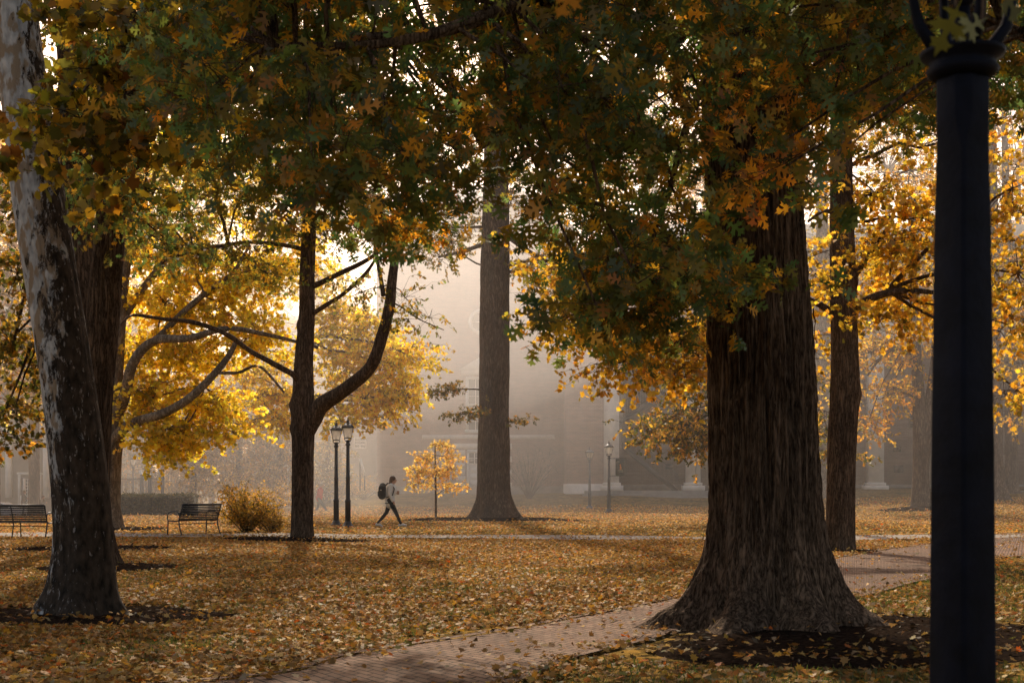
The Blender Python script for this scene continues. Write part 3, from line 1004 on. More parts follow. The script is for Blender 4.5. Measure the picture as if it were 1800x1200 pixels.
# second yellow maple, behind the forked tree
simple_tree('yellow_maple', 'hazy golden maple crown spreading behind the forked tree and the paired lamps', 58,
            [(533, 912, 26), (533, 850, 24), (534, 700, 22), (536, 500, 18), (538, 300, 10)],
            GREYB, [(640, 590, 58, 60, 40, 1.30, 27), (690, 640, 57, 55, 50, 1.30, 30), (600, 640, 58, 50, 50, 1.30, 22), (640, 700, 57, 60, 38, 1.30, 27), (700, 700, 56, 28, 35, 0.65, 12), (590, 560, 58, 45, 45, 1.30, 18), (460, 690, 57, 55, 26, 0.91, 18),
                    (430, 660, 57, 30, 26, 0.65, 7), (490, 735, 56.5, 30, 20, 0.52, 10), (440, 740, 56, 20, 12, 0.39, 4), (600, 742, 55, 24, 10, 0.39, 4), (720, 625, 56, 34, 28, 0.78, 12), (560, 480, 60, 90, 40, 1.30, 18), (560, 710, 57, 30, 20, 0.65, 6), (675, 735, 56, 14, 16, 0.33, 3),
                    (490, 640, 58, 40, 30, 0.78, 10)],
            .14, YELLOW, T_FAR, GLOW, [(535, 600, 58), (534, 700, 58), (536, 500, 58)], flare=.4, flat=.3, r=.8, npc=9, per=12, seed=7.7,
            limbs=[[(534, 760, 58, .3), (600, 690, 57.5, .2), (660, 650, 57, .1)], [(534, 780, 58, .25), (480, 720, 57.5, .15), (440, 690, 57, .08)]])

# ------------------------------------------------------------------ forked tree, d 36.5
ft = simple_tree('forked_tree', 'forked tree with one thick limb sweeping up right, beside the mulch and the paired lamps', 36.5,
            [(532, 946, 36), (532, 900, 37), (532, 800, 38), (533, 735, 42), (533, 690, 37), (534, 640, 32), (539, 560, 28), (540, 480, 26), (542, 420, 24), (545, 300, 20), (550, 100, 14)],
            GREYB, [(330, 380, 36, 90, 40, 1.6, 18), (430, 330, 36, 90, 50, 1.8, 18), (300, 440, 36, 50, 25, 1, 7), (410, 450, 35.5, 60, 28, 1.2, 11), (470, 480, 35.5, 45, 22, .9, 7), (560, 400, 36, 60, 30, 1.4, 10), (650, 400, 36, 70, 35, 1.5, 12), (520, 250, 36, 150, 60, 2.2, 22),
                    (700, 330, 36, 90, 60, 1.8, 14), (350, 250, 36, 150, 60, 2.2, 20), (620, 520, 35.5, 30, 22, .6, 4), (730, 550, 35.5, 36, 14, .5, 4), (700, 520, 36, 20, 12, .4, 2), (480, 420, 36, 50, 22, 1, 6), (250, 380, 36, 60, 40, 1.4, 8),
                    (500, 150, 37, 260, 60, 4, 60), (480, 300, 37, 200, 50, 3, 26), (500, 0, 36, 300, 120, 4, 30), (500, -250, 36, 300, 150, 4, 12)],
            .125, DKGREEN[1:] + [(2, .12, .10, .02), (1.5, .3, .2, .03)], T_OAKM, LEAF,
            [(650, 455, 36), (700, 420, 36), (400, 425, 36), (540, 420, 36.5), (340, 440, 36), (545, 300, 36.5), (690, 500, 36)], flare=.42, fh=.3, seg=72, r=.55, npc=7, per=9, seed=3.3, twr=.005,
            bumps=((3.55, 3.1, .16), (2.9, 3.1, .12), (5.6, 3.2, .1)),
            limbs=[[(536, 765, 36.5, .42), (550, 725, 36.4, .5), (572, 708, 36.2, .44), (610, 685, 36, .36), (645, 640, 35.8, .32), (668, 590, 35.7, .29), (681, 540, 35.7, .27), (688, 490, 35.8, .24), (696, 430, 36, .2), (706, 360, 36, .16), (715, 250, 36, .1)],
                   [(528, 672, 36.4, .2), (512, 655, 36.2, .16), (480, 638, 36, .14), (440, 618, 35.8, .13), (400, 590, 35.6, .12), (345, 567, 35.5, .11), (290, 560, 35.4, .09), (235, 554, 35.3, .08), (212, 572, 35.2, .05)],
                   [(541, 440, 36.5, .12), (500, 432, 36.2, .11), (440, 426, 36, .1), (380, 432, 36, .09), (320, 446, 36, .07), (270, 470, 36, .04)],
                   [(542, 505, 36.5, .16), (560, 498, 36.4, .15), (600, 482, 36.2, .13), (645, 458, 36, .11), (690, 425, 36, .07)],
                   [(540, 560, 36.5, .13), (560, 548, 36.4, .12), (600, 520, 36.2, .1), (640, 485, 36.1, .09), (660, 455, 36, .05)],
                   [(674, 520, 35.7, .12), (668, 480, 35.8, .1), (662, 450, 36, .08), (655, 400, 36, .05)],
                   [(684, 530, 35.7, .05), (705, 540, 35.6, .035), (735, 560, 35.5, .025), (780, 580, 35.4, .015)]],
            mulchp=('oval of dark mulch under the forked tree', px_x(515, 36.2), 35.8, 2.1, 1.5, 8.1, .09))

# ------------------------------------------------------------------ straight centre tree, d 55
pin = simple_tree('pin_oak', 'tall straight-trunked oak in the centre with flared base and small leafy sprays on its trunk', 55,
            [(869, 914, 58), (869, 885, 58), (868, 850, 57), (868, 760, 55), (869, 600, 52), (870, 480, 50), (871, 400, 47), (872, 250, 42), (874, 50, 34), (876, -300, 18)],
            GREYB, [(770, 440, 55, 45, 28, 1.6, 10), (820, 400, 55, 50, 40, 2, 12), (700, 400, 56, 60, 40, 2, 10), (930, 470, 55, 40, 50, 1.6, 12), (985, 450, 55, 50, 60, 2, 15), (1010, 500, 55, 50, 40, 1.6, 10),
                    (900, 350, 55, 100, 50, 2.5, 12), (800, 250, 56, 150, 80, 3, 22), (980, 260, 56, 120, 80, 3, 12), (960, 180, 56, 200, 70, 4, 60), (940, 330, 57, 100, 50, 3, 16), (870, 60, 56, 260, 110, 4, 36), (700, 260, 56, 110, 70, 3, 20), (870, -150, 56, 260, 110, 4, 10)],
            .14, OLIVE, T_OAKM, GLOW, [(870, 480, 55), (871, 400, 55), (872, 250, 55), (868, 700, 55), (868, 735, 55)], flare=1.15, fh=.42, seg=90, r=.62, npc=8, per=9, seed=5.5, lobes=6,
            mulchp=('low ring of dark mulch around the tall straight centre oak', px_x(870, 55), 54.2, 3.6, 1.7, 6.6, .12),
            limbs=[[(868, 690, 55, .06), (838, 684, 54.3, .05), (800, 684, 54, .03)], [(868, 730, 55, .06), (840, 724, 54.3, .05), (800, 730, 54, .03)], [(868, 735, 55, .06), (900, 742, 54.3, .05), (915, 740, 54, .03)],
                   [(871, 420, 55, .2), (820, 440, 54.5, .14), (770, 452, 54.5, .08)], [(871, 400, 55, .22), (930, 440, 54.5, .16), (985, 470, 54.5, .1)]])

foliage(pin, [(795, 680, 54, 26, 8, .4, 8), (765, 688, 53.7, 10, 4, .3, 3), (806, 727, 54, 28, 5, .4, 8), (845, 720, 53.9, 8, 4, .2, 3), (914, 736, 54, 14, 4, .3, 4)],
        .13, OLIVE, T_OAKM, LEAF, GREYB, r=.32, npc=5, per=9, nodes=[W(838, 684, 54.3), W(800, 684, 54), W(840, 724, 54.3), W(800, 730, 54), W(900, 742, 54.3)], tl=(.12, .3), twr=.004)
# ------------------------------------------------------------------ golden tree right of the oak, d 29
simple_tree('golden_tree', 'grey-barked tree with golden leaves standing between the big oak and the near lamp post', 29,
            [(1475, 972, 50), (1476, 930, 49), (1478, 850, 48), (1481, 760, 49), (1485, 680, 50), (1484, 600, 46), (1482, 500, 44), (1480, 400, 42), (1479, 300, 38), (1478, 150, 34), (1478, -100, 26), (1478, -350, 16)],
            GREYB, [(1560, 430, 29, 70, 50, 1.2, 20), (1600, 520, 29.5, 50, 45, 1, 13), (1545, 560, 29.5, 40, 35, 1, 8), (1620, 380, 29, 60, 50, 1.2, 13), (1430, 480, 30, 26, 60, 1, 7), (1435, 600, 30, 18, 40, .6, 4), (1470, 530, 28, 30, 14, .4, 3),
                    (1540, 340, 28.5, 70, 40, 1.2, 12), (1480, 440, 27.8, 40, 30, .4, 4), (1120, 610, 28.5, 60, 35, 1, 12), (1190, 590, 28.5, 60, 55, 1, 16), (1080, 640, 28, 35, 20, .7, 6), (1180, 660, 28, 40, 22, .7, 7), (1000, 500, 29, 50, 50, 1, 9), (975, 560, 28.5, 30, 26, .8, 5),
                    (1060, 560, 29, 60, 40, 1, 10), (950, 460, 29.5, 40, 40, .8, 5), (1150, 480, 30, 80, 60, 1.2, 12), (1780, 330, 28, 50, 70, 1, 12), (1790, 480, 28, 50, 70, 1, 14), (1770, 570, 28, 30, 30, .7, 5), (1795, 690, 28, 26, 30, .6, 5),
                    (1700, 250, 29, 150, 70, 1.6, 16), (1500, 150, 30, 200, 80, 2, 16), (1450, -150, 30, 300, 120, 3, 24)],
            .125, GOLD, T_MAPLE, GLOW, [(1560, 510, 29), (1482, 500, 29), (1480, 400, 29), (1430, 530, 29), (1479, 300, 29), (1478, 150, 29)], flare=.28, fh=.3, seg=80, r=.5, npc=7, per=9, seed=8.8, twr=.005,
            bumps=((3.3, 0, .12), (5.6, .2, .14)),
            limbs=[[(1492, 560, 29, .2), (1515, 538, 28.8, .18), (1545, 517, 28.6, .15), (1600, 512, 28.5, .12), (1640, 514, 28.5, .08)], [(1475, 560, 29, .16), (1450, 540, 29, .14), (1425, 528, 29, .1), (1380, 500, 29.5, .08), (1250, 470, 30, .06)],
                   [(1488, 500, 29, .14), (1510, 478, 28.8, .13), (1522, 455, 28.8, .1), (1560, 400, 28.6, .06)], [(1480, 380, 29, .1), (1450, 370, 29, .08), (1420, 390, 29, .04)]],
            mulchp=('small dark mulch patch under the golden tree', px_x(1478, 29), 28.9, .95, .75, 2.9, .04))

# tree hidden behind the oak trunk, its low crown shows left of the trunk
simple_tree('olive_tree', 'low olive and gold crown reaching left from behind the massive oak trunk', 50,
            [(1330, 912, 34), (1330, 850, 32), (1328, 700, 30), (1325, 500, 24), (1320, 300, 12)],
            GREYB, [(1200, 750, 50, 65, 25, 1.8, 18), (1180, 775, 50, 45, 18, 1.2, 9), (1240, 700, 50, 50, 35, 1.6, 14), (1215, 650, 50, 40, 26, 1.2, 9), (1235, 780, 50, 35, 18, 1, 7), (1150, 755, 49.5, 22, 14, .8, 4), (1470, 780, 52, 40, 50, 1.2, 6),
                    (1440, 720, 50, 25, 60, 1, 7), (1250, 600, 51, 80, 60, 2, 14)],
            .14, OLIVE + [(3, .42, .24, .03)], T_FAR, GLOW, [(1328, 700, 50), (1325, 600, 50)], flare=.5, r=.7, npc=9, per=10, seed=9.4,
            limbs=[[(1328, 760, 50, .2), (1270, 750, 50, .14), (1200, 745, 50, .07)]])

# right-hand far trees
simple_tree('twin_stem_tree', 'tree with two close stems just left of the near lamp post', 66,
            [(1620, 903, 34), (1619, 870, 31), (1618, 800, 26), (1615, 700, 21), (1610, 600, 16), (1606, 500, 14), (1603, 350, 12)],
            GREYB, [(1530, 620, 66, 60, 35, 2, 16), (1570, 680, 66, 60, 30, 2, 14), (1530, 730, 65, 18, 35, 1, 6), (1480, 660, 67, 40, 50, 2, 8), (1620, 600, 66, 60, 50, 2, 14), (1560, 500, 67, 100, 60, 2.5, 20), (1650, 430, 67, 120, 70, 3, 18),
                    (1535, 765, 65, 12, 12, .6, 2), (1600, 300, 68, 140, 80, 3, 18)],
            .15, GOLD + [(3, .5, .28, .03)], T_FAR, GLOW, [(1610, 600, 66), (1606, 500, 66), (1645, 600, 66), (1603, 350, 66)], flare=.55, r=.8, npc=9, per=11, seed=1.4,
            limbs=[[(1621, 850, 66, .5), (1630, 800, 66, .55), (1638, 720, 66, .5), (1643, 650, 66, .42), (1647, 560, 66, .36), (1650, 400, 66, .28)],
                   [(1612, 640, 66, .25), (1580, 610, 65.5, .2), (1545, 630, 65.5, .14), (1525, 660, 65.5, .08)], [(1645, 650, 66, .25), (1665, 600, 66, .2), (1690, 560, 66, .12)],
                   [(1614, 700, 66, .12), (1580, 690, 65.5, .12), (1550, 700, 65.5, .06)]],
            mulchp=('dark mulch patch under the two-stemmed tree', px_x(1605, 66), 65, 2.0, 1.2, 7.9, .1))
simple_tree('broad_tree', 'broad-based hazy trunk right of the near lamp post', 74,
            [(1745, 882, 46), (1744, 860, 42), (1744, 780, 36), (1743, 650, 34), (1742, 560, 32), (1740, 400, 28), (1740, 200, 20)],
            GREYB, [(1790, 640, 70, 40, 20, 1.5, 8), (1780, 740, 70, 25, 14, 1, 4), (1800, 560, 72, 50, 50, 2, 12), (1780, 420, 74, 80, 80, 3, 18), (1700, 330, 75, 120, 80, 3, 16)],
            .16, GOLD, T_FAR, GLOW, [(1742, 560, 74), (1740, 400, 74)], flare=.8, fh=.6, r=.9, npc=8, per=10, seed=3.9)
simple_tree('pale_sycamore', 'pale mottled sycamore trunk seen in the slit between the oak and the golden tree', 80,
            [(1443, 885, 30), (1445, 800, 27), (1448, 650, 26), (1446, 500, 24), (1444, 300, 18)],
            PALEB, [(1450, 420, 80, 90, 60, 3, 14), (1450, 260, 80, 120, 60, 3, 12)], .17, GOLD, T_FAR, GLOW, [(1446, 500, 80), (1444, 300, 80)], flare=.4, r=1, npc=7, per=9, seed=2.1)
simple_tree('grey_tree', 'faint grey trunk at the far right edge in front of the brick arcade', 84,
            [(1779, 872, 26), (1778, 800, 22), (1776, 600, 20), (1770, 400, 16), (1765, 200, 8)],
            GREYB, [(1760, 330, 84, 140, 80, 3, 14)], .18, GOLD, T_FAR, GLOW, [(1770, 400, 84)], flare=.5, r=1, npc=7, per=9, seed=4.9)

# young tree, d 58
simple_tree('young_tree', 'small young tree with pale gold leaves, between the walker and the centre oak', 58,
            [(766, 912, 4.2), (766, 870, 3.6), (765, 820, 3), (765, 780, 2)],
            GREYB, [(764, 785, 58, 22, 10, .5, 5), (752, 806, 58, 32, 12, .7, 8), (786, 802, 58, 26, 12, .6, 6), (740, 828, 58, 30, 7, .7, 6), (792, 826, 58, 32, 8, .7, 7), (738, 850, 58, 26, 6, .7, 5), (792, 854, 58, 28, 7, .7, 6), (768, 836, 58, 26, 12, .7, 5), (725, 845, 58, 8, 5, .3, 1)],
            .10, [(4, .62, .45, .14), (3, .5, .34, .09), (2, .38, .25, .07)], T_FAR, GLOW, [(766, 870, 58), (765, 830, 58), (765, 800, 58)], flare=.3, fh=.1, seg=14, r=.22, npc=7, per=9, seed=.4, tl=(.15, .35), twr=.004, ridge=.001, droop=.05)

# hazy brown trees left of centre
for (lb, px, d, h, sd, pal) in (
        ('hazy brown-leaved tree behind the hedge, nearest the iron railings', 340, 72, 1.0, 1.1, BROWN), ('dull hazy tree right behind the leafy shrub by the bench', 420, 78, 1.25, 2.6, BROWN),
        ('thin hazy tree with pale twigs just left of the forked trunk', 490, 76, .6, 3.3, BROWN), ('low hazy tree between the forked trunk and the paired lamps', 575, 84, .55, 4.8, SPARSE),
        ('dim hazy tree left of the far lamp and iron railings', 262, 86, 1.3, 5.6, BROWN),
        ('fainter hazy tree farther back, just right of the far lamp', 305, 100, 1.2, 6.7, BROWN), ('fainter hazy tree farther back above the slatted bench', 372, 104, 1.3, 7.7, BROWN),
        ('fainter hazy tree farther back above the arching shrub', 446, 100, 1.1, 8.7, BROWN), ('broad low hazy tree behind the right end of the hedge', 330, 92, .75, 9.7, BROWN), ('broad low hazy tree behind the arching shrub', 410, 94, .75, 1.9, BROWN)):
    b = 880
    simple_tree('hazy_tree', lb, d, [(px, b, 12), (px, b - 60, 10), (px + 3, b - 60 - 70 * h, 7), (px + 2, b - 60 - 150 * h, 3)],
                DARKB, [(px + rng.uniform(-1, 1) * 34 * h, b - 12 - rng.uniform(.05, 1) * 190 * h, d + rng.uniform(-1.5, 1.5), 34, 17, 1.2, 4) for i in range(int(34 * h) + 8)],
                .15, pal, T_FAR, LEAF, [(px, b - 60, d), (px + 3, b - 60 - 70 * h, d)], flare=.3, r=.6, npc=7, per=8, seed=sd, seg=16, tl=(.25, .6),
                group='hazy trees left of centre')

# trees beyond, closing the sky between the crowns
for i, (px, d, top, bot, w, lb) in enumerate((
        (60, 96, 200, 740, 130, 'tall hazy tree over the pale house at the far left'), (330, 112, 120, 600, 150, 'tall hazy tree far behind the yellow maple'), (205, 104, 100, 560, 130, 'tall hazy tree between the pale house and the yellow maple'), (-10, 88, 200, 700, 90, 'tall hazy tree leaning in from the left edge'), (560, 122, 260, 720, 120, 'tall hazy tree far behind the forked tree'),
        (1150, 130, 120, 400, 130, 'hazy treetop above the brick building, left of the oak trunk'), (1560, 128, 60, 430, 150, 'hazy treetop above the arcade, right of the oak trunk'), (1790, 120, 60, 500, 120, 'hazy treetop at the far right above the arcade'))):
    simple_tree('distant_tree', lb, d, [(px, 878, 22), (px, 780, 18), (px, 600, 14), (px, max(top, 300), 8)],
                GREYB, [(px + rng.uniform(-1, 1) * w, rng.uniform(top, bot), d + rng.uniform(-3, 3), 46, 30, 2, 5) for k in range(46)],
                .28, GOLD if i > 2 else YELLOW, T_FAR, GLOW, [(px, 600, d), (px, max(top, 300), d)], flare=.3, r=1.1, npc=7, per=8, seed=i + .3, seg=16, tl=(.4, .9),
                group='distant trees in the haze')

# ------------------------------------------------------------------ shrubs and hedge
def shrub(name, label, px, d, w, h, n, leaf, pal, stems=26, bare=False, lm=None):
    x = px_x(px, d)
    t = thing(name, label, 'shrub', (x, d, gz(x, d)))
    o = np.array(t.location)
    a = rng.uniform(0, 2 * math.pi, stems)
    sp = rng.uniform(.25, 1, stems)
    tip = o + np.stack([np.cos(a) * sp * w / 2, np.sin(a) * sp * w / 2, h * rng.uniform(.35, 1.1, stems) * (1 - .45 * sp ** 2)], 1)
    st = o + np.stack([np.cos(a) * sp * .12, np.sin(a) * sp * .12, np.zeros(stems)], 1)
    P = bez(st, tip, k=7, wob=.06, up=.22)
    tubes_np('stems', P, np.full((stems, 1), .014) * np.linspace(1, .3, 7)[None], 4, DARKB, t)
    if n:
        ti = rng.integers(0, stems, n)
        tt = rng.uniform(.2, 1, n) ** .7
        k = (tt * 6)
        i0 = np.minimum(k.astype(int), 5)
        fr = (k - i0)[:, None]
        base = P[ti, i0] * (1 - fr) + P[ti, i0 + 1] * fr + rng.normal(scale=.11, size=(n, 3))
        base[:, 2] = np.maximum(base[:, 2], o[2] + .02)
        D = rng.normal(size=(n, 3)) + (tip - st)[ti] * .4
        leaf_mesh('foliage', base, D, rng.normal(size=(n, 3)) + [0, 0, .4], leaf * rng.uniform(.6, 1.2, n), pick(pal, n), T_FAR if leaf < .08 else T_MIN, lm or LEAF, t)
    else:
        # fine bare twigs
        m = stems * 14
        ti = np.repeat(np.arange(stems), 14)
        i0 = rng.integers(2, 7, m)
        s0 = P[ti, i0]
        e0 = s0 + rng.normal(size=(m, 3)) * [.22, .22, .12] + [0, 0, .22]
        tubes_np('twigs', bez(s0, e0, k=3, wob=.1, up=.05), np.full((m, 1), .005) * np.array([[1, .8, .5]]), 3, DARKB, t)
    return t


shrub('leafy_shrub', 'arching shrub with olive and gold leaves beside the slatted bench', 432, 42.5, 2.3, 1.45, 5500, .075, [(3, .16, .11, .025), (3, .28, .17, .03), (2, .07, .06, .02), (2, .4, .23, .04)], 60)
shrub('leafy_shrub', 'smaller tail of leafy stems right of the arching shrub', 478, 42.2, 1.3, .55, 1500, .06, [(3, .2, .13, .03), (2, .32, .2, .05), (2, .1, .07, .02)], 26)
shrub('bare_shrub', 'hazy bare shrub against the brick wall right of the centre oak', 930, 84, 4.0, 3.2, 0, .1, BROWN, 60)
shrub('leafy_shrub', 'pale-leaved shrub in the haze between the forked trunk and the lamps', 569, 82, 2.2, 2.8, 500, .09, [(2, .5, .48, .42), (3, .2, .16, .1)], 30)
shrub('leafy_shrub', 'low hazy shrub just left of the forked trunk', 470, 68, 4.2, 1.5, 2600, .1, BROWN, 50)
shrub('leafy_shrub', 'dim hazy shrub in front of the far building behind the walker', 640, 86, 4, 1.5, 1500, .12, BROWN, 40)

hx0, hx1, hd = px_x(206, 60), px_x(338, 60), 60
hz0 = gz((hx0 + hx1) / 2, 60) - .02
hed = thing('hedge', 'low clipped dark hedge behind the slatted bench', 'hedge', ((hx0 + hx1) / 2, hd, hz0))
n = 9000
P = np.stack([rng.uniform(hx0, hx1, n), rng.uniform(hd, hd + 1.4, n), rng.uniform(hz0 + .05, hz0 + .86, n)], 1)
face = rng.uniform(size=n)
P[face < .5, 1] = hd + rng.normal(scale=.04, size=(face < .5).sum())
P[face > .72, 2] = hz0 + .86 + rng.normal(scale=.04, size=(face > .72).sum())
leaf_mesh('foliage', P, rng.normal(size=(n, 3)), rng.normal(size=(n, 3)), .09 * rng.uniform(.6, 1.2, n), pick([(4, .018, .02, .010), (2, .03, .028, .014), (1, .07, .05, .02)], n), T_MIN, LEAF, hed)
b = MB()
b.box(hx0 + .05 - hed.location.x, hx1 - .05 - hed.location.x, .06, 1.35, -.2, .8)
b.build('hedge_core', HEDGE, hed)


# ------------------------------------------------------------------ buildings
BD = 92.0
def bp(px, d=BD):
    return px_x(px, d)


def bzz(py, d=BD):
    return CAMH + (HY - py) / F_PX * d


BX, BY = bp(850), BD
bld = thing('brick_building', 'large hazy red brick building with pedimented window, round window and arcaded portico', 'building', (BX, BY, 0.4))


def loc(mb, x0, x1, y0, y1, z0, z1):
    mb.box(x0 - BX, x1 - BX, y0 - BY, y1 - BY, z0 - .4, z1 - .4)


xl, xr, xp = bp(662), bp(996), bp(1061, 88)
ztop = 17.2
m = MB(); loc(m, xl, bp(1000), BY, BY + 26, -1, ztop); m.build('wall', BRICK, bld)
m = MB(); loc(m, xl - .5, xr + .5, BY - .5, BY + 26.4, ztop, ztop + .35); loc(m, xl - .25, xr + .3, BY - .25, BY, ztop - .6, ztop); m.build('cornice', STONE, bld)
m = MB()
m.add([(xl - .8 - BX, -.7, ztop - .05), (xr + .8 - BX, -.7, ztop - .05), (xr + .8 - BX, 26.6, ztop - .05), (xl - .8 - BX, 26.6, ztop - .05), (xl + 5 - BX, 7, ztop + 4.2), (xr - 2 - BX, 7, ztop + 4.2), (xr - 2 - BX, 20, ztop + 4.2), (xl + 5 - BX, 20, ztop + 4.2)],
      [(0, 1, 5, 4), (1, 2, 6, 5), (2, 3, 7, 6), (3, 0, 4, 7), (4, 5, 6, 7), (3, 2, 1, 0)])
m.build('roof', ROOFM, bld)
# string course and rusticated door surround
m = MB(); loc(m, bp(742), bp(975), BY - .14, BY, bzz(771), bzz(764)); m.build('string_course', STONE, bld)
m = MB()
for k, (h0, h1) in enumerate([(i * .42, i * .42 + .37) for i in range(9)]):
    zb = .7
    wd = bp(848 + 52) if k % 2 else bp(848 + 46)
    if zb + h1 > bzz(773):
        continue
    top = zb + h0 > bzz(792)
    if top:
        loc(m, 2 * bp(848) - wd, wd, BY - .12, BY, zb + h0, zb + h1)
    else:
        loc(m, 2 * bp(848) - wd, bp(818), BY - .12, BY, zb + h0, zb + h1)
        loc(m, bp(878), wd, BY - .12, BY, zb + h0, zb + h1)
m.build('door_surround', STONE, bld)


def window(parent, x0, x1, z0, z1, y, nx, nz, ox, oy, oz, fw=.14, proud=.07, wm=None, pm=None):
    wm, pm = wm or WHITE, pm or PANE
    m = MB()
    for (a, b_, c, d_) in ((x0 - fw, x0, z0, z1), (x1, x1 + fw, z0, z1), (x0 - fw, x1 + fw, z1, z1 + fw), (x0 - fw * 1.3, x1 + fw * 1.3, z0 - fw, z0)):
        m.box(a - ox, b_ - ox, y - proud - oy, y - oy, c - oz, d_ - oz)
    fr = m.build('window', wm, parent)
    m = MB()
    m.box(x0 - ox, x1 - ox, y - .02 - oy, y - oy, z0 - oz, z1 - oz)
    m.build('pane', pm, fr)
    m = MB()
    for i in range(1, nx):
        xx = x0 + (x1 - x0) * i / nx
        m.box(xx - .02 - ox, xx + .02 - ox, y - .05 - oy, y - .022 - oy, z0 - oz, z1 - oz)
    for i in range(1, nz):
        zz = z0 + (z1 - z0) * i / nz
        hw = .045 if i == nz // 2 else .02
        m.box(x0 - ox, x1 - ox, y - .056 - oy, y - .021 - oy, zz - hw - oz, zz + hw - oz)
    m.build('muntins', wm, fr)
    return fr


window(bld, bp(824), bp(872), bzz(755), bzz(667), BY, 4, 6, BX, BY, .4, .2, .12)
m = MB()
x0, x1, z0, z1 = bp(810), bp(886), bzz(650), bzz(632)
loc(m, x0, x1, BY - .3, BY, z0 - .35, z0)
m.add([(x0 - .1 - BX, -.34, z0 - .4), (x1 + .1 - BX, -.34, z0 - .4), ((x0 + x1) / 2 - BX, -.34, z1 + .25 - .4), (x0 - .1 - BX, -.002, z0 - .4), (x1 + .1 - BX, -.002, z0 - .4), ((x0 + x1) / 2 - BX, -.002, z1 + .25 - .4)],
      [(0, 1, 2), (5, 4, 3), (0, 2, 5, 3), (1, 4, 5, 2), (0, 3, 4, 1)])
m.build('pediment', STONE, bld)
# round window
m = MB()
cxr, czr, rr = bp(846), bzz(566), .72
ring = [(cxr - BX + rr * math.cos(a), -.09, czr - .4 + rr * math.sin(a)) for a in [2 * math.pi * k / 36 for k in range(37)]]
m.tube(ring, .13, 8, cap=False)
rw = m.build('round_window', WHITE, bld, smooth=True)
m = MB()
m.add([(cxr - BX + rr * math.cos(2 * math.pi * k / 36), -.03, czr - .4 + rr * math.sin(2 * math.pi * k / 36)) for k in range(36)], [tuple(range(36))])
m.build('pane', PANE, rw)
m = MB()
for a in (0, math.pi / 2):
    m.bar((cxr - BX - rr * math.cos(a), -.06, czr - .4 - rr * math.sin(a)), (cxr - BX + rr * math.cos(a), -.06, czr - .4 + rr * math.sin(a)), .05)
m.build('muntins', WHITE, rw)
# door
m = MB()
x0, x1 = bp(821), bp(875)
for a, b_, c, d_ in ((x0, x0 + .14, .75, bzz(796)), (x1 - .14, x1, .75, bzz(796)), (x0, x1, bzz(796), bzz(790)), (x0, x1, bzz(816), bzz(814))):
    loc(m, a, b_, BY - .1, BY, c, d_)
dr = m.build('door', WHITE, bld)
m = MB()
loc(m, x0 + .14, x1 - .14, BY - .03, BY - .001, .75, bzz(816))
for k in range(4):
    for j in range(2):
        xa = x0 + .22 + j * .86
        loc(m, xa, xa + .72, BY - .055, BY - .03, .86 + k * .42, 1.2 + k * .42)
m.build('door_panel', WHITE, dr)
m = MB(); loc(m, x0 + .14, x1 - .14, BY - .02, BY - .001, bzz(814), bzz(796)); m.build('pane', PANE, dr)
m = MB()
for i in range(1, 5):
    xx = x0 + .14 + (x1 - x0 - .28) * i / 5
    loc(m, xx - .02, xx + .02, BY - .05, BY - .021, bzz(814), bzz(796))
loc(m, x0 + .14, x1 - .14, BY - .049, BY - .0215, bzz(805) - .02, bzz(805) + .02)
m.build('muntins', WHITE, dr)
# more windows on the long wall and the upper floor
m = MB(); loc(m, xl - .05, xr, BY - .1, BY, -.5, 1.25); m.build('base_course', STONED, bld)

# brick corner block, portico arcade at d 88
PD = 88.0
m = MB(); loc(m, bp(996, PD), bp(1061, PD), PD, PD + 18, bzz(850, PD), 15.2); m.build('corner_block', BRICK, bld)
m = MB(); loc(m, bp(994, PD), bp(1062, PD), PD - .1, PD + 18.05, -.3, bzz(850, PD) - .002); m.build('base_course', STONE, bld)
piers = [(1062, 1088), (1207, 1231), (1366, 1391), (1527, 1553), (1688, 1714), (1848, 1874), (2006, 2032)]
zt = bzz(640, PD)
floorz = bzz(862, PD)
for (a, b_) in piers:
    m = MB()
    xa, xb = bp(a, PD), bp(b_, PD)
    loc(m, xa, xb, PD - .15, PD + .7, floorz + .5, 9.5)
    loc(m, xa - .1, xb + .1, PD - .25, PD + .8, floorz + .32, floorz + .5)
    loc(m, xa - .25, xb + .25, PD - .35, PD + .9, floorz, floorz + .32)
    loc(m, xa - .12, xb + .12, PD - .24, PD + .8, 9.5, 9.8)
    m.build('pier', STONE, bld)
# entablature and upper wall over the arcade
xe = bp(2032, PD)
m = MB(); loc(m, bp(1062, PD), xe, PD - .2, PD + .8, 9.8, 11.0); loc(m, bp(1062, PD) - .2, xe, PD - .5, PD + .9, 11.0, 11.3); m.build('entablature', STONE, bld)
m = MB(); loc(m, bp(1062, PD), xe, PD + .1, PD + 18, 11.3, 14.8); m.build('upper_wall', BRICK, bld)
m = MB()
x0, x1 = bp(1061, PD) - .6 - BX, xe + .6 - BX
m.add([(x0, -4.7, 14.5), (x1, -4.7, 14.5), (x1, 14.6, 14.5), (x0, 14.6, 14.5), (x0 + 3, 4, 18.5), (x1 - 3, 4, 18.5)], [(0, 1, 5, 4), (1, 2, 5), (2, 3, 4, 5), (3, 0, 4), (3, 2, 1, 0)])
m.build('roof', ROOFM, bld)
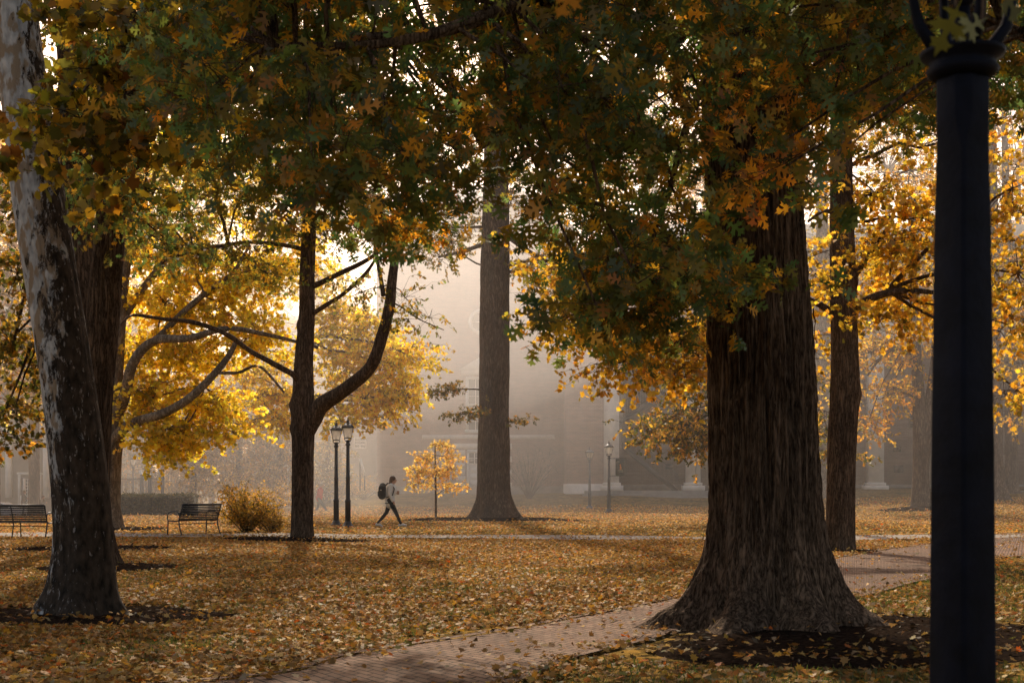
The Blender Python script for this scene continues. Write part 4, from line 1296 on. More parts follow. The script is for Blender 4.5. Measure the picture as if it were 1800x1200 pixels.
# recessed back wall of the portico with blind arches
RD = 92.6
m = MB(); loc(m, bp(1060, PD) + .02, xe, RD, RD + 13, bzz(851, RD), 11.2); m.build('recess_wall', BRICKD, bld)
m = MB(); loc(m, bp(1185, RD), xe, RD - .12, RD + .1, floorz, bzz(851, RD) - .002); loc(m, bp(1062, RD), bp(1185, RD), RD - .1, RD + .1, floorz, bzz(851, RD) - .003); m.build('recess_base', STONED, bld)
for k in range(2, 6):
    xa, xb = bp(piers[k][1], PD) + .1, bp(piers[k + 1][0], PD) - .1 if k + 1 < len(piers) else None
    cx_ = (xa + xb) / 2
    hw = (xb - xa) / 2
    for off, wdt in ((0, .16), (-1.0, .1)):
        m = MB()
        pts = []
        R = hw + off * .15
        for i in range(25):
            a = math.pi * (.5 + .36 * (1 - i / 12))
            pts.append((cx_ - BX + (R * 1.12) * math.cos(a) / math.cos(math.pi * .14) * 1.0, RD - .1 - BY, bzz(690, RD) - .4 + off - R * .62 * (1 - math.sin(a))))
        for i in range(24):
            m.bar(pts[i], pts[i + 1], .2, wdt)
        m.build('arch_moulding', STONED, bld)
    for (dx, dz, w_, h_) in ((-.55, 2.5, .5, .36), (.75, 2.3, .62, .45), (-.5, 1.15, .62, .5)):
        m = MB(); loc(m, cx_ + dx, cx_ + dx + w_, RD - .05, RD, floorz + dz, floorz + dz + h_); m.build('wall_plaque', STEEL, bld)
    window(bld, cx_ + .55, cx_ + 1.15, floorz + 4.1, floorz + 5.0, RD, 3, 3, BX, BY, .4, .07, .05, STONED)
m = MB(); loc(m, bp(1170, RD), bp(1183, RD), RD - .06, RD, bzz(824, RD), bzz(815, RD)); m.build('wall_plaque', STEEL, bld)
# portico floor and steps
m = MB()
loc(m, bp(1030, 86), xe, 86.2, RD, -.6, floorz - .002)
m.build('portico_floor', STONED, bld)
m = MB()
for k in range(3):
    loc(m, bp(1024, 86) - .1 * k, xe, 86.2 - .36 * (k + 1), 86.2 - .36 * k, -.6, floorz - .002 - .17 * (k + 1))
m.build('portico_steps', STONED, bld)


# outside stairs in the first bay
def stairs(x0, z0, x1, z1, y, label=None):
    st = MB()
    n = 22
    dx, dz = (x1 - x0) / n, (z1 - z0) / n
    for i in range(n):
        xa, za = x0 + dx * i, z0 + dz * i
        st.box(min(xa, xa + dx) - BX, max(xa, xa + dx) - BX, y - BY, y + 1.2 - BY, min(za, za + dz) - .4, min(za, za + dz) + .06 - .4)
    st.obox(((x0 + x1) / 2 - BX, y - .06 - BY, (z0 + z1) / 2 - .4 - .1), ((x1 - x0) / 2, 0, (z1 - z0) / 2), (0, .05, 0), (0, 0, .19))
    o = st.build('staircase', STEEL, bld)
    rl = MB()
    rl.bar((x0 - BX, y - .08 - BY, z0 + .62), (x1 - BX, y - .08 - BY, z1 + .62), .06)
    for i in range(0, n * 2 + 1):
        t = i / (n * 2)
        x, z = x0 + (x1 - x0) * t - BX, z0 + (z1 - z0) * t - .4
        rl.bar((x, y - .08 - BY, z + .1), (x, y - .08 - BY, z + 1.0), .03)
    rl.build('railing', STEEL, o)


sx = lambda px: bp(px, 90)
sz = lambda py: bzz(py, 90)
stairs(sx(1190), sz(862), sx(1092), sz(780), 89.6)
stairs(sx(1090), sz(738), sx(1215), sz(660), 89.9)
m = MB(); loc(m, sx(1068), sx(1094), 89.4, 91.2, sz(742), sz(738)); m.build('stair_landing', STEEL, bld)

# far wing behind the haze, left of the main building
wd_ = 118.0
wing = thing('distant_building', 'faint white-columned building in the haze behind the paired lamps', 'building', (bp(575, wd_), wd_, -.3))
wx, wz = wing.location.x, wing.location.z
m = MB(); m.box(bp(455, wd_) - wx, bp(684, wd_) - wx, 0, 12, -1.5, bzz(575, wd_) - wz); m.build('wall', BRICKD, wing)
m = MB(); m.box(bp(450, wd_) - wx, bp(690, wd_) - wx, -.3, 12.3, bzz(575, wd_) - wz, bzz(567, wd_) - wz); m.build('cornice', STONE, wing)
m = MB(); m.add([(bp(450, wd_) - wx, -.3, bzz(567, wd_) - wz + .002), (bp(690, wd_) - wx, -.3, bzz(567, wd_) - wz + .002), (bp(690, wd_) - wx, 12.3, bzz(567, wd_) - wz + .002), (bp(450, wd_) - wx, 12.3, bzz(567, wd_) - wz + .002), (bp(470, wd_) - wx, 6, bzz(540, wd_) - wz), (bp(670, wd_) - wx, 6, bzz(540, wd_) - wz)],
               [(0, 1, 5, 4), (1, 2, 5), (2, 3, 4, 5), (3, 0, 4)]); m.build('roof', ROOFM, wing)
for px in (467, 477, 486, 507):
    m = MB(); xx = bp(px, wd_) - wx
    m.tube([(xx, -1.2, -1), (xx, -1.2, bzz(690, wd_) - wz)], [.16, .13], 12); m.build('column', WHITE, wing, smooth=True)
m = MB(); m.box(bp(455, wd_) - wx, bp(512, wd_) - wx, -1.5, -.002, bzz(690, wd_) - wz, bzz(676, wd_) - wz); m.build('porch_entablature', WHITE, wing)
for (a, b_, c, d_) in ((553, 566, 810, 776), (624, 642, 786, 770), (580, 592, 740, 712), (624, 636, 740, 712), (660, 672, 740, 712)):
    window(wing, bp(a, wd_), bp(b_, wd_), bzz(c, wd_), bzz(d_, wd_), wd_, 2, 3, wx, wd_, wz, .1, .06, WHITE)
# sloping white handrail boards by the wing
for (pa, pb, d, lb) in (((633, 806), (641, 835), 84, 'slanting white handrail in the haze right of the paired lamps'),):
    a, b_ = W(*pa, d), W(*pb, d)
    t = thing('handrail', lb, 'handrail', (b_.x, d, b_.z - .9))
    m = MB(); m.bar(a - t.location, b_ - t.location, .1, .14); m.build('rail', WHITE, t)
    m = MB(); m.bar(b_ - t.location, (b_.x - t.location.x, 0, 0), .08); m.bar(a - t.location, (a.x - t.location.x, 0, 0), .08); m.build('post', IRON, t)

# pale house at far left
HD = 116.0
hs = thing('pale_house', 'pale house with white pilasters and a glazed white door, at the left edge', 'house', (bp(50, HD), HD, bzz(892, HD)))
ox, oz = hs.location.x, hs.location.z
hz = lambda py: bzz(py, HD) - oz
hxx = lambda px: bp(px, HD) - ox
m = MB(); m.box(hxx(-160), hxx(196), 0, 12, -1, hz(560)); m.build('wall', HOUSEM, hs)
m = MB(); m.box(hxx(-165), hxx(200), -.4, 12.2, hz(560), hz(548)); m.build('cornice', WHITE, hs)
m = MB(); m.add([(hxx(-170), -.5, hz(548) + .002), (hxx(205), -.5, hz(548) + .002), (hxx(205), 12.5, hz(548) + .002), (hxx(-170), 12.5, hz(548) + .002), (hxx(-120), 6, hz(480)), (hxx(160), 6, hz(480))], [(0, 1, 5, 4), (1, 2, 5), (2, 3, 4, 5), (3, 0, 4)]); m.build('roof', ROOFM, hs)
for px in (-58, 17, 83, 158):
    m = MB(); m.box(hxx(px - 5.2), hxx(px + 5.2), -.35, -.002, hz(874), hz(770)); m.box(hxx(px - 7), hxx(px + 7), -.45, -.003, hz(770) + .001, hz(765)); m.build('pilaster', WHITE, hs)
m = MB(); m.box(hxx(-165), hxx(200), -.3, -.004, hz(764), hz(750)); m.build('string_course', WHITE, hs)
m = MB()
for a, b_, c, d_ in ((33, 37, 889, 834), (69, 73, 889, 834), (31, 75, 834, 830), (42, 45, 889, 840), (61, 64, 889, 840), (37, 42, 889, 871), (64, 69, 889, 871)):
    m.box(hxx(a) + .001, hxx(b_) - .001, -.2, -.002, hz(c) + .001, hz(d_) - .001)
dd_ = m.build('door', WHITE, hs)
m = MB(); m.box(hxx(45), hxx(61), -.06, -.003, hz(888), hz(842)); m.box(hxx(37), hxx(42), -.05, -.0035, hz(870), hz(840)); m.box(hxx(64), hxx(69), -.05, -.0035, hz(870), hz(840)); m.build('pane', PANE, dd_)
m = MB()
for i in range(0, 5):
    xx = hxx(45) + (hxx(61) - hxx(45)) * i / 4
    m.box(xx - .03, xx + .03, -.1, -.061, hz(888), hz(842))
for i in range(0, 9):
    zz = hz(888) + (hz(842) - hz(888)) * i / 8
    m.box(hxx(45), hxx(61), -.095, -.0615, zz - .03, zz + .03)
m.build('muntins', WHITE, dd_)
for (a, b_) in ((-30, -5), (100, 125)):
    window(hs, bp(a, HD), bp(b_, HD), bzz(870, HD), bzz(810, HD), HD, 3, 4, ox, HD, oz, .12, .07)
for (a, b_) in ((-30, -5), (40, 64), (100, 125)):
    window(hs, bp(a, HD), bp(b_, HD), bzz(720, HD), bzz(650, HD), HD, 3, 4, ox, HD, oz, .12, .07)

# iron railing fence with gate by the far lamp
fd = 70.0
fb = gz(bp(248, fd), fd)
fe = thing('iron_fence', 'black iron railings with gate posts behind the hedge', 'fence', (bp(248, fd), fd, fb))
fx = fe.location.x
m = MB()
for px in np.arange(208, 290, 2.5):
    zt_ = bzz(838, fd) - fb + (.25 if 262 < px < 284 else 0)
    m.bar((bp(px, fd) - fx, 0, 0), (bp(px, fd) - fx, 0, zt_), .022)
m.bar((bp(206, fd) - fx, 0, bzz(841, fd) - fb), (bp(290, fd) - fx, 0, bzz(841, fd) - fb), .04)
m.bar((bp(206, fd) - fx, 0, .12), (bp(290, fd) - fx, 0, .12), .04)
m.build('railing_panel', IRON, fe)
for px in (249, 264, 286):
    m = MB(); xx = bp(px, fd) - fx
    m.box(xx - .07, xx + .07, -.07, .07, -.3, bzz(838, fd) - fb); m.ball((xx, 0, bzz(838, fd) - fb + .06), .09); m.build('fence_post', IRON, fe)
for i, (pa, pb, lb) in enumerate((((246, 826), (252, 842), 'left white slanting rail rising above the iron railings'), ((278, 822), (285, 840), 'right white slanting rail rising above the iron railings'))):
    a, b_ = W(*pa, 71.5), W(*pb, 71.5)
    t = thing('handrail', lb, 'handrail', (b_.x, 71.5, b_.z - .7))
    m = MB(); m.bar(a - t.location, b_ - t.location, .07, .12); m.build('rail', WHITE, t)
    m = MB(); m.bar(b_ - t.location, (b_.x - t.location.x, 0, -.2), .06); m.build('post', IRON, t)


# ------------------------------------------------------------------ street lamps
def lathe(mb, prof, n=16, c=(0, 0, 0), rot=0):
    vs, fs = [], []
    for (r, z) in prof:
        for k in range(n):
            a = 2 * math.pi * k / n + rot
            vs.append((c[0] + r * math.cos(a), c[1] + r * math.sin(a), c[2] + z))
    for i in range(len(prof) - 1):
        for k in range(n):
            fs.append((i * n + k, i * n + (k + 1) % n, (i + 1) * n + (k + 1) % n, (i + 1) * n + k))
    fs.append(tuple(reversed(range(n))))
    fs.append(tuple((len(prof) - 1) * n + k for k in range(n)))
    mb.add(vs, fs)


def lamp(label, loc_, H=3.6, iron=None, rotz=0, group=None):
    """hexagonal lantern on an octagonal cast-iron post"""
    iron = iron or IRON
    t = thing('street_lamp', label, 'street lamp', loc_, rotz, group)
    k = H / 3.6
    S = lambda prof: [(r * k, z * k) for r, z in prof]
    m = MB(); lathe(m, S([(.24, -.1), (.24, .03), (.19, .06), (.14, .13), (.105, .2)]), 8, rot=math.pi / 8); m.build('base', iron, t)
    m = MB(); lathe(m, S([(.10, .2), (.098, .82), (.106, .84), (.106, .88), (.078, .93), (.073, 1.6), (.079, 1.62), (.079, 1.65), (.07, 1.67), (.058, 2.68)]), 8, rot=math.pi / 8); m.build('post', iron, t)
    m = MB(); lathe(m, S([(.06, 2.68), (.085, 2.70), (.085, 2.73), (.062, 2.76), (.062, 2.82), (.09, 2.85), (.05, 2.87)]), 12); m.build('collar', iron, t)
    z0, z1, r0, r1 = 2.93, 3.27, .105, .175
    m = MB()
    for i in range(4):
        a = math.pi / 4 + i * math.pi / 2
        ca, sa = math.cos(a), math.sin(a)
        pts = [(.04 * ca * k, .04 * sa * k, 2.82 * k), (.115 * ca * k, .115 * sa * k, 2.84 * k), (.15 * ca * k, .15 * sa * k, 2.89 * k), (r0 * 1.414 * .98 * ca * k, r0 * 1.414 * .98 * sa * k, z0 * k)]
        m.tube(pts, .012 * k, 6)
    m.build('lantern_bracket', iron, t)
    m = MB()
    q = [(math.cos(math.pi / 4 + i * math.pi / 2), math.sin(math.pi / 4 + i * math.pi / 2)) for i in range(4)]
    for i in range(4):
        c0, c1 = q[i], q[(i + 1) % 4]
        R0, R1 = r0 * 1.414 * k, r1 * 1.414 * k
        m.bar((c0[0] * R0, c0[1] * R0, z0 * k), (c0[0] * R1, c0[1] * R1, z1 * k), .016 * k)
        m.bar((c0[0] * R0, c0[1] * R0, z0 * k), (c1[0] * R0, c1[1] * R0, z0 * k), .024 * k)
        m.bar((c0[0] * R1, c0[1] * R1, z1 * k), (c1[0] * R1, c1[1] * R1, z1 * k), .024 * k)
    m.build('lantern_frame', iron, t)
    m = MB()
    a0, a1 = r0 * .98 * k, r1 * .98 * k
    vs = [(x * a0, y * a0, z0 * k) for x, y in ((-1, -1), (1, -1), (1, 1), (-1, 1))] + [(x * a1, y * a1, z1 * k) for x, y in ((-1, -1), (1, -1), (1, 1), (-1, 1))]
    m.add(vs, [(0, 1, 5, 4), (1, 2, 6, 5), (2, 3, 7, 6), (3, 0, 4, 7)])
    m.build('lantern_glass', GLASS, t)
    m = MB(); lathe(m, S([(.045, z0), (.05, z0 + .1), (.02, z0 + .13)]), 10); m.build('lamp_holder', iron, t)
    m = MB(); lathe(m, S([(.29, z1 + .005), (.285, z1 + .03), (.17, z1 + .11), (.10, z1 + .16), (.085, z1 + .17)]), 4, rot=math.pi / 4); m.build('roof', iron, t)
    m = MB(); lathe(m, S([(.05, z1 + .165), (.045, z1 + .2), (.06, z1 + .22), (.03, z1 + .25), (.012, z1 + .29), (.026, z1 + .305), (.005, z1 + .34)]), 10); m.build('finial', iron, t)
    return t


def lamp_at(px, d, topy, label, **kw):
    x = px_x(px, d)
    z = gz(x, d)
    H = CAMH + (HY - topy) / F_PX * d - z
    return lamp(label, (x, d, z), H, **kw)


lamp_at(591, 47.2, 739, 'left and slightly shorter-looking black lamp of the close pair beside the walker', rotz=.15)
lamp_at(611.5, 46.2, 734, 'right black lamp of the close pair, the one nearer the walker', rotz=.1)
lp = lamp_at(1070.5, 69, 774, 'black lamp with a dark banner hanging from its post', rotz=.2)
lamp_at(1036.5, 74, 785, 'paler hazy lamp just left of the lamp with the banner', iron=PALEI, rotz=.4)
t5 = lamp_at(234, 76, 797, 'far dim lamp behind the iron railings, left of the bench', rotz=.3)

# banner on lamp
bd = 69.0
bn = thing('banner', 'dark green banner with a small orange emblem, hung on the lamp before the portico', 'banner', (bp(1092, bd), bd - .02, bzz(835, bd)))
ob = bn.location
bxx = lambda px: bp(px, bd) - ob.x
bzl = lambda py: bzz(py, bd) - ob.z
m = MB(); m.box(bxx(1082), bxx(1098.5), -.006, .006, bzl(835.5), bzl(806)); m.build('cloth', BANM, bn)
m = MB(); m.bar((bxx(1072), 0, bzl(805.3)), (bxx(1101), 0, bzl(805.3)), .03); m.bar((bxx(1072), 0, bzl(835.8)), (bxx(1101), 0, bzl(835.8)), .03); m.build('bracket_arm', IRON, bn)
m = MB()
for (a, b_, c, d_) in ((1089.6, 1091.2, 824, 815.5), (1088.8, 1090.6, 817, 816), (1088.5, 1092.8, 825, 824.2), (1091.4, 1092.4, 823.5, 820)):
    m.box(bxx(a), bxx(b_), -.012, -.0065, bzl(c), bzl(d_))
m.build('emblem', ORANGE, bn)
m = MB()
for (a, b_, c, d_) in ((1084.5, 1089, 811.5, 810.5), (1086, 1094.5, 826.8, 826.2), (1088, 1095.5, 829, 828.4)):
    m.box(bxx(a), bxx(b_), -.011, -.0062, bzl(c), bzl(d_))
m.build('lettering', PALEP, bn)

# near lamp post, mostly post and collar; lantern above the frame
nd = 4.0
nx_ = px_x(1692, nd)
nl = thing('street_lamp', 'near dark navy lamp post cutting through the right side of the view', 'street lamp', (nx_, nd, gz(nx_, nd)))
ss = F_PX / nd
z_ = lambda py: CAMH + (HY - py) / F_PX * nd - nl.location.z
def octa(mb, prof, rot=-.27, n=8, flat=.07):
    # square post with chamfered corners: radius alternates
    vs, fs = [], []
    angs = []
    for i in range(4):
        a = rot + i * math.pi / 2
        angs += [a - flat, a + flat]
    n = len(angs)
    for pr in prof:
        r, z = pr[0], pr[1]
        f2 = pr[2] if len(pr) > 2 else flat
        for i in range(4):
            for sg in (-1, 1):
                a = rot + i * math.pi / 2 + sg * f2
                vs.append((r * math.cos(a), r * math.sin(a), z))
    for i in range(len(prof) - 1):
        for k in range(n):
            fs.append((i * n + k, i * n + (k + 1) % n, (i + 1) * n + (k + 1) % n, (i + 1) * n + k))
    fs.append(tuple(reversed(range(n))))
    fs.append(tuple((len(prof) - 1) * n + k for k in range(n)))
    mb.add(vs, fs)


r_ = lambda w: w / 2 / ss * 1.02
m = MB(); octa(m, [(.2, -.1), (.2, .1), (.14, .2), (r_(112), .3), (r_(110), z_(1190)), (r_(104), z_(800)), (r_(94), z_(400)), (r_(86), z_(262)), (r_(87), z_(236), .22), (r_(90), z_(205), .3), (r_(90), z_(140), .3)]); m.build('post', NAVY, nl, bevel=.004)
m = MB(); lathe(m, [(r_(96), z_(139)), (r_(112), z_(134)), (r_(124), z_(124)), (r_(110), z_(116)), (r_(114), z_(108)), (r_(140), z_(100)), (r_(144), z_(92)), (r_(110), z_(86)), (r_(60), z_(80))], 24); m.build('collar', NAVY, nl, smooth=False)
zc = z_(90)
m = MB()
for i in range(4):
    a = math.pi * .02 + i * math.pi / 2
    ca, sa = math.cos(a), math.sin(a)
    pts = [(.05 * ca, .05 * sa, zc), (.09 * ca, .09 * sa, zc + .02), (.125 * ca, .125 * sa, zc + .07), (.142 * ca, .142 * sa, zc + .14), (.15 * ca, .15 * sa, zc + .22)]
    m.tube(pts, [.02, .02, .017, .014, .013], 8)
m.build('lantern_bracket', NAVY, nl, smooth=True)
m = MB(); m.tube([(0, 0, zc - .01), (0, 0, zc + .13)], [.03, .02], 10); m.ball((0, 0, zc + .15), .035); m.build('lamp_holder', NAVY, nl, smooth=True)
for kk, (nm, mt) in enumerate((('lantern_frame', NAVY), ('lantern_glass', GLASS), ('roof', NAVY), ('finial', NAVY))):
    m = MB()
    z0, z1, r0, r1 = zc + .22, zc + .62, .15, .215
    if kk == 0:
        for i in range(4):
            a = math.pi * .02 + i * math.pi / 2; b2 = a + math.pi / 2
            m.bar((r0 * math.cos(a), r0 * math.sin(a), z0), (r1 * math.cos(a), r1 * math.sin(a), z1), .02)
            for rr_, zz_ in ((r0, z0), (r1, z1)):
                m.bar((rr_ * math.cos(a), rr_ * math.sin(a), zz_), (rr_ * math.cos(b2), rr_ * math.sin(b2), zz_), .028)
    elif kk == 1:
        vs = [(rr_ * math.cos(math.pi * .02 + i * math.pi / 2), rr_ * math.sin(math.pi * .02 + i * math.pi / 2), zz_) for rr_, zz_ in ((r0 * .98, z0), (r1 * .98, z1)) for i in range(4)]
        m.add(vs, [(0, 1, 5, 4), (1, 2, 6, 5), (2, 3, 7, 6), (3, 0, 4, 7)])
    elif kk == 2:
        lathe(m, [(r1 * 1.2, z1), (r1 * 1.15, z1 + .04), (.1, z1 + .2), (.06, z1 + .22)], 4, rot=math.pi * .02)
    else:
        lathe(m, [(.05, z1 + .22), (.06, z1 + .27), (.02, z1 + .32), (.03, z1 + .34), (.005, z1 + .38)], 10)
    m.build(nm, mt, nl)

# a few big oak leaves close in front of the near lamp collar: the tip of one low spray of the foreground oak
npts = [(1690, 0, 3.3), (1738, 30, 3.35), (1010, -36, 3.4), (1100, -60, 3.4), (1745, -40, 3.3)]
P = np.array([tuple(W(*p)) for p in npts])
Dn = np.array([(-.5, -.1, -1), (-.9, .1, -.5), (-.2, .1, -.8), (.6, .1, -.4), (.6, 0, -.6)], float)
cl_ = np.array([(.022, .024, .006), (.045, .055, .04), (.12, .06, .012), (.1, .06, .01), (.03, .035, .01)])
leaf_mesh('low_leaves', P, Dn, np.tile([[.2, -1, .3]], (5, 1)).astype(float) + rng.normal(scale=.25, size=(5, 3)), np.array([.115, .09, .09, .09, .12]), cl_, T_OAK, LEAF, oak, .5, .6)
tubes_np('twigs', bez(P + [[0, .05, .0]], P + rng.normal(scale=.05, size=P.shape) + [[.1, .1, .55]], k=5, up=.05), np.full((5, 1), .004) * np.linspace(1, 1.5, 5)[None], 4, OAKB, oak)
lb_ = [W(1312, -330, D0), W(1380, -500, 9), W(1500, -700, 6), W(1700, -560, 3.7)]
trunk(oak, lb_, [.3, .2, .1, .03], OAKB, 'limb', 14, .15, .005, 5, 0, 1, 3, 2)


# ------------------------------------------------------------------ benches
def bench(label, loc_, rotz, L):
    """metal slat bench; local +y is the way a sitter faces, long axis x"""
    t = thing('park_bench', label, 'bench', loc_, rotz)
    m = MB()
    for i in range(9):
        f = i / 8
        z = .47 + .38 * f
        y = -.04 - .13 * f ** 1.3
        m.obox((0, y, z), (L / 2, 0, 0), (0, .009, -.003), (0, .006, .016))
    m.build('backrest', IRON, t)
    m = MB(); m.tube([(-L / 2, -.185, .875), (L / 2, -.185, .875)], .022, 8); m.build('top_rail', IRON, t)
    m = MB()
    for i in range(9):
        y = .02 + .052 * i
        z = .44 - .02 * math.sin(math.pi * i / 8) + (.0 if i < 7 else -.012 * (i - 6))
        m.box(-L / 2, L / 2, y - .019, y + .019, z - .008, z + .008)
    m.build('seat', IRON, t)
    for x in (-L / 2, L / 2):
        s_ = 1 if x > 0 else -1
        for (nm, pts, r) in (('leg', [(x, .47, 0), (x, .45, .2), (x, .44, .42)], .018), ('leg', [(x, -.16, 0), (x, -.10, .12), (x, -.03, .3), (x, -.01, .44)], .018),
                             ('armrest', [(x, -.05, .52), (x, -.02, .62), (x, .08, .68), (x, .25, .69), (x, .40, .66), (x, .46, .58), (x, .47, .5), (x, .45, .43), (x, .2, .41), (x, 0, .43)], .016),
                             ('back_frame', [(x, -.01, .42), (x, -.05, .55), (x, -.11, .7), (x, -.18, .88)], .017)):
            m = MB(); m.tube(pts, r, 8); m.build(nm, IRON, t, smooth=True)
    if L > 1.7:
        for (nm, pts) in (('leg', [(0, .46, 0), (0, .44, .42)]), ('leg', [(0, -.12, 0), (0, -.03, .3), (0, -.01, .44)]), ('back_frame', [(0, -.02, .43), (0, -.06, .55), (0, -.12, .7), (0, -.19, .87)])):
            m = MB(); m.tube(pts, .016, 8); m.build(nm, IRON, t, smooth=True)
    m = MB(); m.bar((-L / 2, .1, .34), (L / 2, .1, .34), .02); m.build('stretcher', IRON, t)
    return t


x = px_x(24, 36.2)
bench('long black slatted bench seen from behind at the left edge', (x, 36.2, gz(x, 36.2)), -.06, 1.75)
# second bench, turned away to the left
x, y = px_x(350, 39.4), 39.4
bench('short black slatted bench turned left beside the arching shrub', (x - .03, y, gz(x, y)), .92, 1.36)

# ------------------------------------------------------------------ people
def remesh_obj(name, mb, material, parent, vox=.009, smooth_it=3):
    o = mb.build(name, material, parent, smooth=True)
    r = o.modifiers.new('skin', 'REMESH'); r.mode = 'VOXEL'; r.voxel_size = vox; r.use_smooth_shade = True
    s2 = o.modifiers.new('soft', 'SMOOTH'); s2.iterations = smooth_it; s2.factor = .5
    return o


def caps(mb, pts, rs, n=12):
    mb.tube(pts, rs, n)
    for p, r in zip(pts, rs):
        mb.ball(p, r, n)


def hand(mb, wrist, d, side):
    """palm + five bent fingers along direction d; side is the thumb side"""
    wrist, d, side = Vector(wrist), Vector(d).normalized(), Vector(side)
    side = (side - d * side.dot(d)).normalized()
    nrm = d.cross(side)
    caps(mb, [wrist, wrist + d * .05, wrist + d * .085], [.022, .028, .026], 8)
    for i, ln in enumerate((.075, .085, .08, .06)):
        b0 = wrist + d * .085 + side * (.027 - .018 * i)
        k1 = b0 + (d + nrm * .25).normalized() * ln * .45
        k2 = k1 + (d + nrm * .9).normalized() * ln * .3
        k3 = k2 + (d * .4 + nrm).normalized() * ln * .25
        caps(mb, [b0, k1, k2, k3], [.0095, .009, .0085, .0075], 6)
    b0 = wrist + d * .03 + side * .02
    caps(mb, [b0, b0 + (side + d * .6).normalized() * .04, b0 + (side * .6 + d + nrm * .3).normalized() * .07], [.012, .0105, .009], 6)


def person(label, loc_, rotz, J, mats, stature=1.0, vox=.009, hair='short', skirt=None, pack=False):
    """J: joint dict in metres, person faces +x, left is +y"""
    t = thing('person', label, 'person', loc_, rotz)
    t.scale = (stature,) * 3
    V = {k: Vector(v) for k, v in J.items()}
    m = MB()
    # body: torso, neck, head, arms, hands, legs as one surface
    caps(m, [V['pelvis'], V['waist'], V['chest'], V['neck'] - Vector((0, 0, .06))], [.115, .10, .12, .08])
    caps(m, [V['neck'] - Vector((0, 0, .04)), V['neck'] + Vector((.01, 0, .06))], [.055, .05])
    h = V['head']
    m.ball(h, .1, 16, (.98, .78, 1.18))
    m.ball(h + Vector((.035, 0, -.055)), .065, 12, (1, .85, 1))
    m.ball(h + Vector((.108, 0, -.02)), .018, 8, (1, .7, 1.5))
    m.ball(h + Vector((.09, 0, -.065)), .02, 8, (.8, 1.3, .6))
    for sy in (-1, 1):
        m.ball(h + Vector((-.005, sy * .078, -.015)), .026, 8, (.6, .35, 1.1))
    for s_, y_ in (('R', -1), ('L', 1)):
        caps(m, [V['sh' + s_], V['el' + s_], V['wr' + s_]], [.05, .038, .024])
        caps(m, [V['chest'] + Vector((0, y_ * .06, .03)), V['sh' + s_]], [.08, .055])
        hand(m, V['wr' + s_], V['hd' + s_], (1, 0, .4))
        caps(m, [V['hip' + s_], V['kn' + s_], V['an' + s_]], [.085, .055, .036])
        caps(m, [V['an' + s_] - Vector((.02, 0, .03)), V['to' + s_]], [.035, .025])
    remesh_obj('body', m, mats['skin'], t, vox)
    m = MB()
    g_ = .018
    caps(m, [V['pelvis'] - Vector((0, 0, mats.get('hem', .06))), V['pelvis'], V['waist'], V['chest'], V['neck'] - Vector((.01, 0, .07))], [.155, .158, .15, .155, .09])
    for s_, y_ in (('R', -1), ('L', 1)):
        caps(m, [V['chest'] + Vector((0, y_ * .07, .03)), V['sh' + s_], V['el' + s_], V['wr' + s_]], [.095, .078, .064, .046])
    remesh_obj('jacket', m, mats['top'], t, vox)
    if 'trim' in mats:
        m = MB(); c = V['pelvis'] - Vector((0, 0, mats['hem'] - .02))
        ring_ = [(c.x + .155 * math.cos(a), c.y + .15 * math.sin(a), c.z) for a in [i * math.pi / 12 for i in range(25)]]
        m.tube(ring_, .017, 6, cap=False); m.build('hem_band', BLACKF, t, smooth=True)
    m = MB()
    caps(m, [V['pelvis'] - Vector((0, .03, .02)), V['pelvis'] + Vector((0, .03, .05))], [.125, .12])
    for s_ in 'RL':
        caps(m, [V['hip' + s_], V['kn' + s_], V['an' + s_] + Vector((0, 0, .02))], [.1, .066, mats.get('ankle', .046)])
    remesh_obj('trousers', m, mats['legs'], t, vox)
    for s_ in 'RL':
        m = MB()
        a_, to = V['an' + s_], V['to' + s_]
        dr_ = (to - a_).normalized()
        caps(m, [a_ - Vector((.045, 0, .035)), a_ * .5 + to * .5 - Vector((.0, 0, .0)), to], [.045, .045, .036], 10)
        remesh_obj('shoe', m, mats['shoe'], t, vox)
    m = MB()
    m.ball(h + Vector((-.018, 0, .022)), .108, 16, (1.0, .86, 1.12))
    if hair == 'long':
        caps(m, [h + Vector((-.06, 0, -.02)), h + Vector((-.075, 0, -.1)), h + Vector((-.07, 0, -.17))], [.075, .065, .04])
    hr = remesh_obj('hair', m, mats['hair'], t, vox)
    m = MB()
    for sy in (-1, 1):
        m.ball(h + Vector((.088, sy * .032, .01)), .009, 8)
    m.build('eyes', BLACKF, t, smooth=True)
    return t


# walking figure with backpack
JW = dict(pelvis=(0, 0, .92), waist=(.02, 0, 1.08), chest=(.05, 0, 1.29), neck=(.075, 0, 1.45), head=(.105, 0, 1.565),
          shR=(.05, -.17, 1.38), elR=(.0, -.22, 1.10), wrR=(.10, -.2, .88), hdR=(.5, 0, -.75),
          shL=(.05, .17, 1.38), elL=(.04, .21, 1.12), wrL=(.17, .05, 1.12), hdL=(.9, -.3, .25),
          hipR=(0, -.09, .9), knR=(.2, -.08, .50), anR=(.36, -.07, .115), toR=(.53, -.07, .075),
          hipL=(0, .09, .9), knL=(-.12, .08, .49), anL=(-.40, .08, .135), toL=(-.27, .08, .04))
wx_, wd2 = px_x(685.5, 46.7), 46.7
wl = person('person walking right in a light grey top and black leggings, carrying a dark backpack', (wx_, wd2, gz(wx_, wd2) + .0), 0, JW,
            dict(skin=SKIN, top=SWEAT, legs=BLACKF, shoe=SHOE, hair=HAIRM, hem=.14, trim=1, ankle=.042), 1.0, hair='long')
wz_ = wl.location.z
bk = thing('backpack', 'dark rounded backpack on the back of the walking person', 'backpack', (wx_ - .2, wd2, wz_ + 1.02))
m = MB()
